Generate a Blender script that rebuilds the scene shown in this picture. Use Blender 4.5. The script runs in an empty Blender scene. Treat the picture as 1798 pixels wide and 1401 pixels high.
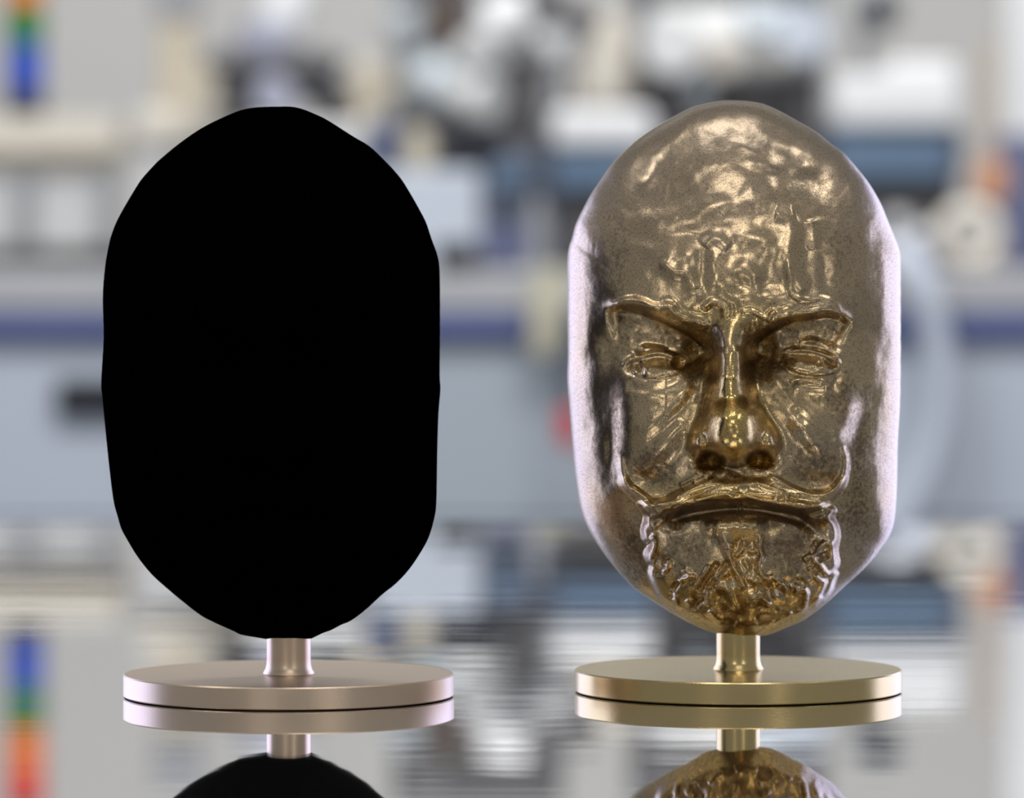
import bpy, bmesh, math, random
import numpy as np
from mathutils import Vector, Matrix

random.seed(7)
RNG = np.random.default_rng(11)
sc = bpy.context.scene
COL = sc.collection
PX = 0.0003            # metres per photograph pixel at the sculptures
DS = 2.75              # camera to sculpture distance
HC = 0.2466            # camera height over the table top
CX, HY = 899.0, 400.0  # vanishing point of the level camera in the photograph

# ------------------------------------------------------------------ camera
cam = bpy.data.cameras.new('camera')
cam.sensor_width = 36.0
cam.lens = 36.0 * (DS / PX) / 1798.0
cam.shift_y = -(700.5 - HY) / 1798.0
cam.clip_end = 60
cam.dof.use_dof = True
cam.dof.focus_distance = 2.70
cam.dof.aperture_fstop = 5.6
co = bpy.data.objects.new('camera', cam)
co.location = (0, -DS, HC)
co.rotation_euler = (math.pi / 2, 0, 0)
COL.objects.link(co)
sc.camera = co

# ------------------------------------------------------------------ world, lights, exposure
sc.view_settings.view_transform = 'Standard'
sc.view_settings.look = 'None'
sc.view_settings.gamma = 1.0
sc.view_settings.use_curve_mapping = False
sc.view_settings.exposure = 0.0
w = bpy.data.worlds.new('world'); sc.world = w
w.use_nodes = True
w.node_tree.nodes['Background'].inputs[0].default_value = (0.97, 0.98, 1.0, 1)
w.node_tree.nodes['Background'].inputs[1].default_value = 0.25


def area(name, loc, target, sx, sy, power, color):
    L = bpy.data.lights.new(name, 'AREA')
    L.shape = 'RECTANGLE'; L.size = sx; L.size_y = sy
    L.energy = power; L.color = color
    o = bpy.data.objects.new(name, L)
    o.location = loc
    d = Vector(target) - Vector(loc)
    o.rotation_euler = d.to_track_quat('-Z', 'Y').to_euler()
    COL.objects.link(o)
    return o


# daylight from the tall windows on both sides, level with and behind the sculptures
area('window_light_left', (-1.9, 1.75, 0.45), (0, 0.5, 0.25), 2.6, 1.3, 29, (0.56, 0.60, 1.0))
area('window_light_right', (1.9, 1.9, 0.45), (0, 0.5, 0.25), 2.6, 1.3, 29, (0.56, 0.60, 1.0))
# ceiling luminaires, studio lamps and an added back wall fill
area('ceiling_light_strip', (0.2, -1.75, 1.8), (0.1, 0, 0.2), 0.8, 0.11, 4.6, (1.0, 0.93, 0.84))
area('ceiling_light_left', (-1.1, -0.15, 1.8), (0.1, 0, 0.25), 0.5, 0.14, 2.6, (1.0, 0.95, 0.9))
area('ceiling_light_right', (1.3, -0.25, 1.8), (0.1, 0, 0.25), 0.5, 0.14, 2.6, (1.0, 0.95, 0.9))
area('studio_lamp_left', (-0.75, -2.3, 0.85), (0.15, 0, 0.22), 0.35, 0.5, 2.0, (1.0, 0.93, 0.84))
area('studio_lamp_right', (1.25, -2.3, 0.75), (0.15, 0, 0.22), 0.35, 0.5, 2.0, (1.0, 0.93, 0.84))
area('ceiling_light_top', (0.1, -0.1, 2.0), (0.1, 0, 0.2), 0.9, 0.3, 4, (1.0, 0.96, 0.92))
area('back_wall_fill', (0.0, 7.6, 2.9), (0, 9.5, 0.9), 4.0, 0.5, 22, (1.0, 0.97, 0.93))  # added lamp, aimed at the back wall to lighten it
area('ceiling_light_bench', (0.0, 5.2, 2.6), (0, 6.6, 0.3), 3.2, 1.2, 50, (1.0, 0.98, 0.96))
area('ceiling_light_aisle', (0.0, 3.0, 2.6), (0, 5.0, -0.1), 3.0, 0.8, 108, (0.95, 0.97, 1.0))


# ------------------------------------------------------------------ materials
def mat(name, color, rough=0.5, metal=0.0, var=0.06, scale=8.0, bump=0.0, bscale=60.0, spec=0.5, emit=None):
    m = bpy.data.materials.new(name); m.use_nodes = True
    nt = m.node_tree; N = nt.nodes; Lk = nt.links
    b = N['Principled BSDF']
    b.inputs['Roughness'].default_value = rough
    b.inputs['Metallic'].default_value = metal
    b.inputs['Specular IOR Level'].default_value = spec
    tc = N.new('ShaderNodeTexCoord')
    no = N.new('ShaderNodeTexNoise'); no.inputs['Scale'].default_value = scale; no.inputs['Detail'].default_value = 4
    Lk.new(tc.outputs['Object'], no.inputs['Vector'])
    mx = N.new('ShaderNodeMix'); mx.data_type = 'RGBA'
    c = color
    mx.inputs[6].default_value = (c[0] * (1 - var), c[1] * (1 - var), c[2] * (1 - var), 1)
    mx.inputs[7].default_value = (min(1, c[0] * (1 + var)), min(1, c[1] * (1 + var)), min(1, c[2] * (1 + var)), 1)
    Lk.new(no.outputs['Fac'], mx.inputs[0])
    Lk.new(mx.outputs[2], b.inputs['Base Color'])
    if bump:
        nb = N.new('ShaderNodeTexNoise'); nb.inputs['Scale'].default_value = bscale; nb.inputs['Detail'].default_value = 5
        Lk.new(tc.outputs['Object'], nb.inputs['Vector'])
        bp = N.new('ShaderNodeBump'); bp.inputs['Strength'].default_value = bump; bp.inputs['Distance'].default_value = 0.001
        Lk.new(nb.outputs['Fac'], bp.inputs['Height']); Lk.new(bp.outputs['Normal'], b.inputs['Normal'])
    if emit:
        b.inputs['Emission Color'].default_value = (*emit[:3], 1); b.inputs['Emission Strength'].default_value = emit[3]
    return m


def srgb(r, g, b):
    f = lambda v: (v / 255 / 12.92) if v / 255 <= 0.04045 else ((v / 255 + 0.055) / 1.055) ** 2.4
    return (f(r), f(g), f(b))


def bronze_mask_material():
    m = bpy.data.materials.new('cast_bronze'); m.use_nodes = True
    nt = m.node_tree; N = nt.nodes; Lk = nt.links
    b = N['Principled BSDF']; b.inputs['Metallic'].default_value = 1.0
    tc = N.new('ShaderNodeTexCoord')
    at = N.new('ShaderNodeAttribute'); at.attribute_name = 'polish'
    n1 = N.new('ShaderNodeTexNoise'); n1.inputs['Scale'].default_value = 28; n1.inputs['Detail'].default_value = 6
    Lk.new(tc.outputs['Object'], n1.inputs['Vector'])
    n2 = N.new('ShaderNodeTexNoise'); n2.inputs['Scale'].default_value = 1500; n2.inputs['Detail'].default_value = 3
    Lk.new(tc.outputs['Object'], n2.inputs['Vector'])
    # brown patina, bare bronze, worn gold
    pol = N.new('ShaderNodeMath'); pol.operation = 'MULTIPLY_ADD'; pol.use_clamp = True
    Lk.new(n1.outputs['Fac'], pol.inputs[0]); pol.inputs[1].default_value = 0.5
    sub = N.new('ShaderNodeMath'); sub.operation = 'SUBTRACT'; Lk.new(at.outputs['Fac'], sub.inputs[0]); sub.inputs[1].default_value = 0.25
    Lk.new(sub.outputs[0], pol.inputs[2])
    mA = N.new('ShaderNodeMix'); mA.data_type = 'RGBA'
    mA.inputs[6].default_value = (0.57, 0.46, 0.34, 1)
    mA.inputs[7].default_value = (0.72, 0.52, 0.20, 1)
    Lk.new(pol.outputs[0], mA.inputs[0])
    pt = N.new('ShaderNodeAttribute'); pt.attribute_name = 'patina_shade'  # dark specks: patina, plus shade painted into the hollows
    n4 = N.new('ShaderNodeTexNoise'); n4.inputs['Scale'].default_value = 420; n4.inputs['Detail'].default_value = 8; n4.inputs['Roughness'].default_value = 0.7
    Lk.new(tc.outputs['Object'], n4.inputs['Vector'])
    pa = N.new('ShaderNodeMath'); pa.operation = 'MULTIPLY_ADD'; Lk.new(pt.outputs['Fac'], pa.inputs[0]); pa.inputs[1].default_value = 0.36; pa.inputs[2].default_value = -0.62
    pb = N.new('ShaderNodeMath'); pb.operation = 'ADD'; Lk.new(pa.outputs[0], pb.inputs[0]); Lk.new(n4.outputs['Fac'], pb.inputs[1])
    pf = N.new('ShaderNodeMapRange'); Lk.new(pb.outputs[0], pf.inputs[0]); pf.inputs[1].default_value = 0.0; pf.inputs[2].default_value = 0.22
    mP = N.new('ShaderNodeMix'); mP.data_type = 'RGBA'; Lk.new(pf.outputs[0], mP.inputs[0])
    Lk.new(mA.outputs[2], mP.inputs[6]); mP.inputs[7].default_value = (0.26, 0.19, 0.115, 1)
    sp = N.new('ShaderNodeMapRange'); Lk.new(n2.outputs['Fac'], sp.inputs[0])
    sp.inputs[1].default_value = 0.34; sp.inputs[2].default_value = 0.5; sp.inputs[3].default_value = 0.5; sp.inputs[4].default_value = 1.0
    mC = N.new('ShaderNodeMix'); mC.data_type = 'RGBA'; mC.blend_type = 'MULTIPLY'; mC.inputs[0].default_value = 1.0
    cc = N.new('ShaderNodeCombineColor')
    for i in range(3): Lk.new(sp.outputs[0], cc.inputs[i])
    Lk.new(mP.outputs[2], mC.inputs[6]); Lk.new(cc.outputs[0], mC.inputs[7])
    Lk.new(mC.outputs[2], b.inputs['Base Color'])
    rr = N.new('ShaderNodeMapRange'); Lk.new(pol.outputs[0], rr.inputs[0])
    rr.inputs[3].default_value = 0.28; rr.inputs[4].default_value = 0.20
    ra = N.new('ShaderNodeMath'); ra.operation = 'MULTIPLY_ADD'; Lk.new(pf.outputs[0], ra.inputs[0]); ra.inputs[1].default_value = 0.08; Lk.new(rr.outputs[0], ra.inputs[2])
    Lk.new(ra.outputs[0], b.inputs['Roughness'])
    bp = N.new('ShaderNodeBump'); bp.inputs['Strength'].default_value = 0.22; bp.inputs['Distance'].default_value = 0.0003
    bi = N.new('ShaderNodeMath'); bi.operation = 'MULTIPLY_ADD'; bi.inputs[1].default_value = 2.2
    n3 = N.new('ShaderNodeTexNoise'); n3.inputs['Scale'].default_value = 260; n3.inputs['Detail'].default_value = 4
    Lk.new(tc.outputs['Object'], n3.inputs['Vector'])
    Lk.new(n3.outputs['Fac'], bi.inputs[0]); Lk.new(n2.outputs['Fac'], bi.inputs[2])
    Lk.new(bi.outputs[0], bp.inputs['Height']); Lk.new(bp.outputs['Normal'], b.inputs['Normal'])
    return m


def black_coating_material():
    m = bpy.data.materials.new('ultra_black_coating'); m.use_nodes = True
    nt = m.node_tree; N = nt.nodes; Lk = nt.links
    b = N['Principled BSDF']
    b.inputs['Roughness'].default_value = 1.0
    b.inputs['Specular IOR Level'].default_value = 0.0
    no = N.new('ShaderNodeTexNoise'); no.inputs['Scale'].default_value = 300
    mx = N.new('ShaderNodeMix'); mx.data_type = 'RGBA'
    mx.inputs[6].default_value = (0.00012, 0.00012, 0.00015, 1); mx.inputs[7].default_value = (0.0004, 0.0004, 0.0005, 1)
    Lk.new(no.outputs['Fac'], mx.inputs[0]); Lk.new(mx.outputs[2], b.inputs['Base Color'])
    return m


def table_material():
    m = bpy.data.materials.new('brushed_steel_sheet'); m.use_nodes = True
    nt = m.node_tree; N = nt.nodes; Lk = nt.links
    b = N['Principled BSDF']; b.inputs['Metallic'].default_value = 1.0
    tc = N.new('ShaderNodeTexCoord')
    mp = N.new('ShaderNodeMapping'); mp.inputs['Scale'].default_value = (1.2, 60, 1)
    Lk.new(tc.outputs['Object'], mp.inputs[0])
    n1 = N.new('ShaderNodeTexNoise'); n1.inputs['Scale'].default_value = 6; n1.inputs['Detail'].default_value = 6
    Lk.new(mp.outputs[0], n1.inputs['Vector'])
    mp2 = N.new('ShaderNodeMapping'); mp2.inputs['Scale'].default_value = (1.0, 5.0, 1)
    Lk.new(tc.outputs['Object'], mp2.inputs[0])
    n2 = N.new('ShaderNodeTexNoise'); n2.inputs['Scale'].default_value = 2.2; n2.inputs['Detail'].default_value = 2
    Lk.new(mp2.outputs[0], n2.inputs['Vector'])
    r = N.new('ShaderNodeMapRange'); Lk.new(n1.outputs['Fac'], r.inputs[0])
    r.inputs[3].default_value = 0.012; r.inputs[4].default_value = 0.030
    Lk.new(r.outputs[0], b.inputs['Roughness'])
    mx = N.new('ShaderNodeMix'); mx.data_type = 'RGBA'
    mx.inputs[6].default_value = (0.70, 0.71, 0.73, 1); mx.inputs[7].default_value = (0.80, 0.80, 0.805, 1)
    Lk.new(n1.outputs['Fac'], mx.inputs[0]); Lk.new(mx.outputs[2], b.inputs['Base Color'])
    b1 = N.new('ShaderNodeBump'); b1.inputs['Strength'].default_value = 0.05; b1.inputs['Distance'].default_value = 0.00002
    Lk.new(n1.outputs['Fac'], b1.inputs['Height'])
    b2 = N.new('ShaderNodeBump'); b2.inputs['Strength'].default_value = 0.5; b2.inputs['Distance'].default_value = 0.00025
    Lk.new(n2.outputs['Fac'], b2.inputs['Height']); Lk.new(b1.outputs['Normal'], b2.inputs['Normal'])
    Lk.new(b2.outputs['Normal'], b.inputs['Normal'])
    # faint haze of the fine scratches over the mirror
    b3 = N.new('ShaderNodeBsdfAnisotropic'); b3.inputs['Color'].default_value = (0.62, 0.63, 0.65, 1); b3.inputs['Roughness'].default_value = 0.32
    ms = N.new('ShaderNodeMixShader'); ms.inputs[0].default_value = 0.04
    Lk.new(b.outputs[0], ms.inputs[1]); Lk.new(b3.outputs[0], ms.inputs[2])
    Lk.new(ms.outputs[0], N['Material Output'].inputs['Surface'])
    return m


def stand_material(name, c0, c1, rough):
    m = bpy.data.materials.new(name); m.use_nodes = True
    nt = m.node_tree; N = nt.nodes; Lk = nt.links
    b = N['Principled BSDF']; b.inputs['Metallic'].default_value = 1.0
    tc = N.new('ShaderNodeTexCoord')
    n1 = N.new('ShaderNodeTexNoise'); n1.inputs['Scale'].default_value = 35; n1.inputs['Detail'].default_value = 8
    Lk.new(tc.outputs['Object'], n1.inputs['Vector'])
    mx = N.new('ShaderNodeMix'); mx.data_type = 'RGBA'
    mx.inputs[6].default_value = (*c0, 1); mx.inputs[7].default_value = (*c1, 1)
    Lk.new(n1.outputs['Fac'], mx.inputs[0]); Lk.new(mx.outputs[2], b.inputs['Base Color'])
    r = N.new('ShaderNodeMapRange'); Lk.new(n1.outputs['Fac'], r.inputs[0])
    r.inputs[3].default_value = rough - 0.05; r.inputs[4].default_value = rough + 0.05
    Lk.new(r.outputs[0], b.inputs['Roughness'])
    n2 = N.new('ShaderNodeTexNoise'); n2.inputs['Scale'].default_value = 1100
    Lk.new(tc.outputs['Object'], n2.inputs['Vector'])
    bp = N.new('ShaderNodeBump'); bp.inputs['Strength'].default_value = 0.12; bp.inputs['Distance'].default_value = 0.0003
    Lk.new(n2.outputs['Fac'], bp.inputs['Height']); Lk.new(bp.outputs['Normal'], b.inputs['Normal'])
    return m


M = {
    'bronze': bronze_mask_material(),
    'black_coat': black_coating_material(),
    'steel': table_material(),
    'stand_satin': stand_material('satin_bronze', (0.74, 0.58, 0.43), (0.84, 0.68, 0.52), 0.36),
    'stand_polished': stand_material('polished_bronze', (0.64, 0.50, 0.22), (0.74, 0.58, 0.30), 0.24),
    'pad': mat('black_rubber', (0.012, 0.012, 0.014), 0.8),
    'wall': mat('painted_wall', (0.76, 0.75, 0.73), 0.8, var=0.03),
    'floor': mat('vinyl_floor', (0.30, 0.31, 0.33), 0.5),
    'bench_white': mat('bench_laminate', srgb(190, 197, 207), 0.5, var=0.02),
    'worktop': mat('grey_worktop', srgb(176, 176, 178), 0.45),
    'blue_trim': mat('blue_edge_trim', srgb(92, 102, 150), 0.4),
    'handle_black': mat('black_handle', (0.008, 0.009, 0.013), 0.4),
    'white': mat('white_enamel', (0.74, 0.74, 0.74), 0.35, var=0.02),
    'offwhite': mat('off_white_enamel', (0.66, 0.66, 0.655), 0.4, var=0.03),
    'cream': mat('cream_enamel', srgb(214, 207, 194), 0.45),
    'beige': mat('beige_plastic', srgb(190, 180, 160), 0.5),
    'grey': mat('grey_enamel', srgb(150, 151, 155), 0.45),
    'darkgrey': mat('dark_grey_enamel', srgb(82, 80, 82), 0.5),
    'black': mat('black_plastic', (0.010, 0.011, 0.016), 0.4),
    'blue_grey': mat('blue_grey_enamel', srgb(96, 118, 142), 0.4),
    'slate': mat('slate_enamel', srgb(78, 84, 98), 0.45),
    'slate_dark': mat('charcoal_enamel', srgb(32, 32, 36), 0.5),
    'bench_darker': mat('bench_laminate_darker', srgb(172, 180, 188), 0.5, var=0.02),  # slightly darker tone for the middle drawer column
    'violet_grey': mat('violet_grey_enamel', srgb(100, 106, 138), 0.45),
    'chrome': mat('brushed_steel', (0.74, 0.76, 0.78), 0.32, metal=1.0, var=0.04),
    'chrome_pale': mat('bead_blasted_steel', (0.50, 0.545, 0.575), 0.5, metal=0.3, var=0.04),
    'lilac_grey': mat('lilac_grey_enamel', srgb(164, 166, 182), 0.5),
    'rack_grey': mat('rack_grey_enamel', srgb(120, 121, 125), 0.55),
    'brown': mat('brown_motor_casing', srgb(86, 74, 66), 0.5),
    'orange': mat('orange_rubber', srgb(214, 156, 118), 0.5),
    'tan': mat('tan_tube', srgb(200, 180, 158), 0.5),
    'red': mat('red_grip', srgb(206, 40, 46), 0.45),
    'hose': mat('translucent_white_hose', srgb(196, 202, 212), 0.35),
    'lens_green': mat('green_lens', srgb(20, 120, 40), 0.25),
    'lens_blue': mat('blue_lens', srgb(30, 75, 185), 0.25),
    'lens_amber': mat('amber_lens', srgb(235, 120, 40), 0.25),
    'lens_red': mat('red_lens', srgb(220, 60, 50), 0.25),
    'yellow': mat('pale_yellow_cloth', srgb(200, 194, 170), 0.8),
}


# ------------------------------------------------------------------ object helpers
def X(px, k): return (px - CX) * PX * k
def Z(py, k): return HC + (HY - py) * PX * k
def Y(k): return (k - 1.0) * DS


def tag(o, label=None, cat=None, group=None, kind=None):
    if label: o['label'] = label
    if cat: o['category'] = cat
    if group: o['group'] = group
    if kind: o['kind'] = kind
    return o


def thing(name, label, cat, loc=(0, 0, 0), group=None):
    o = bpy.data.objects.new(name, None)
    o.empty_display_size = 0.05
    o.location = loc
    COL.objects.link(o)
    return tag(o, label, cat, group)


class MB:
    """collects shapes given in world coordinates and links them as one mesh object"""
    def __init__(s): s.bm = bmesh.new()

    def _done(s, geom, mat4):
        bmesh.ops.transform(s.bm, matrix=mat4, verts=[v for v in geom if isinstance(v, bmesh.types.BMVert)])

    def box(s, x0, x1, y0, y1, z0, z1, bevel=0.0, seg=2):
        r = bmesh.ops.create_cube(s.bm, size=1.0)
        vs = r['verts']
        s._done(vs, Matrix.Translation(((x0 + x1) / 2, (y0 + y1) / 2, (z0 + z1) / 2)) @ Matrix.Diagonal((abs(x1 - x0), abs(y1 - y0), abs(z1 - z0), 1)))
        if bevel:
            es = list({e for v in vs for e in v.link_edges})
            bmesh.ops.bevel(s.bm, geom=es, offset=bevel, segments=seg, affect='EDGES', profile=0.5)
        return s

    def lathe(s, prof, centre, axis='Z', seg=32):
        """profile of (radius, height) pairs turned about an axis through centre; closed by radius 0 ends"""
        ax = Vector(axis) if not isinstance(axis, str) else Vector({'X': (1, 0, 0), 'Y': (0, 1, 0), 'Z': (0, 0, 1)}[axis])
        q = Vector((0, 0, 1)).rotation_difference(ax.normalized()).to_matrix().to_4x4()
        mt = Matrix.Translation(centre) @ q
        rows = []
        for (r, h) in prof:
            if r < 1e-7:
                rows.append([s.bm.verts.new(mt @ Vector((0, 0, h)))])
            else:
                rows.append([s.bm.verts.new(mt @ Vector((r * math.cos(2 * math.pi * i / seg), r * math.sin(2 * math.pi * i / seg), h))) for i in range(seg)])
        for a, b in zip(rows, rows[1:]):
            for i in range(seg):
                j = (i + 1) % seg
                if len(a) == 1 and len(b) == 1: continue
                if len(a) == 1: f = (a[0], b[j], b[i])
                elif len(b) == 1: f = (a[i], a[j], b[0])
                else: f = (a[i], a[j], b[j], b[i])
                try: s.bm.faces.new(f)
                except ValueError: pass
        return s

    def cyl(s, p0, p1, r, seg=28, r1=None, bev=None):
        p0 = Vector(p0); p1 = Vector(p1); L = (p1 - p0).length
        r1 = r if r1 is None else r1
        b = bev if bev is not None else min(r, r1, L / 2) * 0.12
        return s.lathe([(0, 0), (r - b, 0), (r, b), (r1, L - b), (r1 - b, L), (0, L)], p0, (p1 - p0), seg)

    def tube(s, pts, r, seg=12, sub=8):
        P = catmull([tuple(p) for p in pts], sub)
        P = [Vector(p) for p in P]
        rows = []
        up = Vector((0.13, 0.27, 0.95)).normalized()
        for i, p in enumerate(P):
            t = (P[min(i + 1, len(P) - 1)] - P[max(i - 1, 0)]).normalized()
            a = t.cross(up)
            if a.length < 1e-4: a = t.cross(Vector((1, 0, 0)))
            a.normalize(); b = t.cross(a)
            rows.append([s.bm.verts.new(p + r * (math.cos(2 * math.pi * j / seg) * a + math.sin(2 * math.pi * j / seg) * b)) for j in range(seg)])
        for a, b in zip(rows, rows[1:]):
            for j in range(seg):
                q = (j + 1) % seg
                s.bm.faces.new((a[j], a[q], b[q], b[j]))
        s.bm.faces.new(rows[0][::-1]); s.bm.faces.new(rows[-1])
        return s

    def sphere(s, c, r, scale=(1, 1, 1), sub=24):
        q = bmesh.ops.create_uvsphere(s.bm, u_segments=sub, v_segments=sub // 2, radius=1.0)
        s._done(q['verts'], Matrix.Translation(c) @ Matrix.Diagonal((r * scale[0], r * scale[1], r * scale[2], 1)))
        return s

    def build(s, name, material, parent=None, smooth=True):
        bmesh.ops.recalc_face_normals(s.bm, faces=s.bm.faces[:])
        me = bpy.data.meshes.new(name)
        if smooth:
            for f in s.bm.faces: f.smooth = True
            for e in s.bm.edges:
                if len(e.link_faces) == 2 and e.calc_face_angle(0) > math.radians(38): e.smooth = False
        s.bm.to_mesh(me); s.bm.free()
        me.materials.append(M[material] if isinstance(material, str) else material)
        o = bpy.data.objects.new(name, me)
        COL.objects.link(o)
        if smooth:
            wn = o.modifiers.new('weighted_normals', 'WEIGHTED_NORMAL'); wn.keep_sharp = True; wn.weight = 100
        if parent is not None:
            o.parent = parent
            me.transform(Matrix.Translation(-parent_loc(parent)))
        return o


def parent_loc(p):
    v = Vector((0, 0, 0))
    while p is not None:
        v = v + Vector(p.location); p = p.parent
    return v


def catmull(pts, sub):
    P = [np.array(p, float) for p in pts]
    if len(P) < 3:
        return [tuple(P[0] + (P[-1] - P[0]) * i / sub) for i in range(sub + 1)]
    out = []
    Q = [2 * P[0] - P[1]] + P + [2 * P[-1] - P[-2]]
    for i in range(1, len(Q) - 2):
        p0, p1, p2, p3 = Q[i - 1:i + 3]
        for j in range(sub):
            t = j / sub
            out.append(tuple(0.5 * (2 * p1 + (p2 - p0) * t + (2 * p0 - 5 * p1 + 4 * p2 - p3) * t * t + (3 * p1 - p0 - 3 * p2 + p3) * t ** 3)))
    out.append(tuple(P[-1]))
    return out


# ------------------------------------------------------------------ sculpting the face as a relief over a domed oval
GX0, GY0, GW, GH = 960, 150, 660, 1000       # relief grid in photograph pixels around the bronze mask
gx, gy = np.meshgrid(np.arange(GX0, GX0 + GW, dtype=np.float64), np.arange(GY0, GY0 + GH, dtype=np.float64))
H = np.zeros_like(gx)


def blur(a, s):
    n = int(3 * s + 1)
    k = np.exp(-0.5 * (np.arange(-n, n + 1) / s) ** 2); k /= k.sum()
    p = np.pad(a, n, mode='edge')
    t = np.zeros((p.shape[0], a.shape[1]))
    for i, c in enumerate(k): t += c * p[:, i:i + a.shape[1]]
    o = np.zeros_like(a)
    for i, c in enumerate(k): o += c * t[i:i + a.shape[0], :]
    return o


def vnoise(cell, stretch=(1, 1), seed=0):
    r = np.random.default_rng(seed)
    nx = int(GW / cell / stretch[0]) + 4; ny = int(GH / cell / stretch[1]) + 4
    g = r.standard_normal((ny, nx))
    u = (gx - GX0) / cell / stretch[0]; v = (gy - GY0) / cell / stretch[1]
    i = u.astype(int); j = v.astype(int); fu = u - i; fv = v - j
    fu = fu ** 3 * (fu * (6 * fu - 15) + 10); fv = fv ** 3 * (fv * (6 * fv - 15) + 10)
    return (g[j, i] * (1 - fu) + g[j, i + 1] * fu) * (1 - fv) + (g[j + 1, i] * (1 - fu) + g[j + 1, i + 1] * fu) * fv


def win(x0, x1, y0, y1):
    a = max(0, int(y0 - GY0)); b = min(GH, int(y1 - GY0) + 1); c = max(0, int(x0 - GX0)); d = min(GW, int(x1 - GX0) + 1)
    return (slice(a, b), slice(c, d))


def G(cx, cy, sx, sy, h, rot=0.0, p=2.0):
    m = 3.2 * max(sx, sy)
    s = win(cx - m, cx + m, cy - m, cy + m)
    dx = gx[s] - cx; dy = gy[s] - cy
    c, q = math.cos(math.radians(rot)), math.sin(math.radians(rot))
    a = (dx * c + dy * q) / sx; b = (-dx * q + dy * c) / sy
    H[s] += h * np.exp(-0.5 * (a * a + b * b) ** (p / 2))


def curve_field(pts, reach, sub=8):
    """distance, side (+ = to the right when walking along the curve, in image axes: below for a left-to-right curve) and parameter"""
    P = np.array(catmull([q[:2] for q in pts], sub))
    s = win(P[:, 0].min() - reach, P[:, 0].max() + reach, P[:, 1].min() - reach, P[:, 1].max() + reach)
    x = gx[s]; y = gy[s]
    D = np.full(x.shape, 1e9); S = np.zeros(x.shape); T = np.zeros(x.shape)
    n = len(P) - 1
    for i in range(n):
        a, b = P[i], P[i + 1]; d = b - a; L2 = d @ d + 1e-9
        t = np.clip(((x - a[0]) * d[0] + (y - a[1]) * d[1]) / L2, 0, 1)
        ex = x - a[0] - t * d[0]; ey = y - a[1] - t * d[1]
        e = ex * ex + ey * ey
        m = e < D
        D[m] = e[m]; T[m] = ((i + t) / n)[m]
        S[m] = np.sign(d[0] * ey - d[1] * ex)[m]
    return s, np.sqrt(D), S, T


def along(T, vals):
    return np.interp(T, np.linspace(0, 1, len(vals)), vals)


def ridge(pts, w, h, p=2.0, ends=0.12):
    """w and h: numbers or lists along the curve"""
    ws = w if isinstance(w, (list, tuple)) else [w]; hs = h if isinstance(h, (list, tuple)) else [h]
    s, D, S, T = curve_field(pts, 3.2 * max(ws))
    W = along(T, ws) if len(ws) > 1 else ws[0]; A = along(T, hs) if len(hs) > 1 else hs[0]
    f = np.clip(np.minimum(T, 1 - T) / ends, 0, 1) if ends else 1.0
    f = f * f * (3 - 2 * f) if ends else 1.0
    H[s] += A * f * np.exp(-(D / W) ** p)


def cliff(pts, wd, h, L, ends=0.12, side=1):
    """ground drops by h just past the curve on the given side and comes back over the length L"""
    s, D, S, T = curve_field(pts, 3 * L)
    sd = D * S * side
    f = np.clip(np.minimum(T, 1 - T) / ends, 0, 1); f = f * f * (3 - 2 * f)
    u = np.clip(sd / wd * 0.5 + 0.5, 0, 1); u = u * u * (3 - 2 * u)
    H[s] -= h * f * u * np.exp(-(np.maximum(sd, 0) / L) ** 2)


def plate(poly, h, edge, jag=0.0):
    P = np.array(catmull(list(poly) + [poly[0]], 5))[:-1]
    m = edge * 2
    s = win(P[:, 0].min() - m, P[:, 0].max() + m, P[:, 1].min() - m, P[:, 1].max() + m)
    x = gx[s]; y = gy[s]
    D = np.full(x.shape, 1e9); inside = np.zeros(x.shape, bool)
    for i in range(len(P)):
        a, b = P[i], P[(i + 1) % len(P)]; d = b - a; L2 = d @ d + 1e-9
        t = np.clip(((x - a[0]) * d[0] + (y - a[1]) * d[1]) / L2, 0, 1)
        D = np.minimum(D, (x - a[0] - t * d[0]) ** 2 + (y - a[1] - t * d[1]) ** 2)
        if abs(d[1]) > 1e-9:
            c = (a[1] > y) != (b[1] > y)
            inside ^= c & (x < (b[0] - a[0]) * (y - a[1]) / (b[1] - a[1]) + a[0])
    sd = np.sqrt(D) * np.where(inside, 1, -1)
    u = np.clip(sd / edge * 0.5 + 0.5, 0, 1)
    H[s] += h * u * u * (3 - 2 * u)


def smax(a, b, k):
    m = np.maximum(a, b)
    return m + k * np.log(np.exp((a - m) / k) + np.exp((b - m) / k)) - 0


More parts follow.
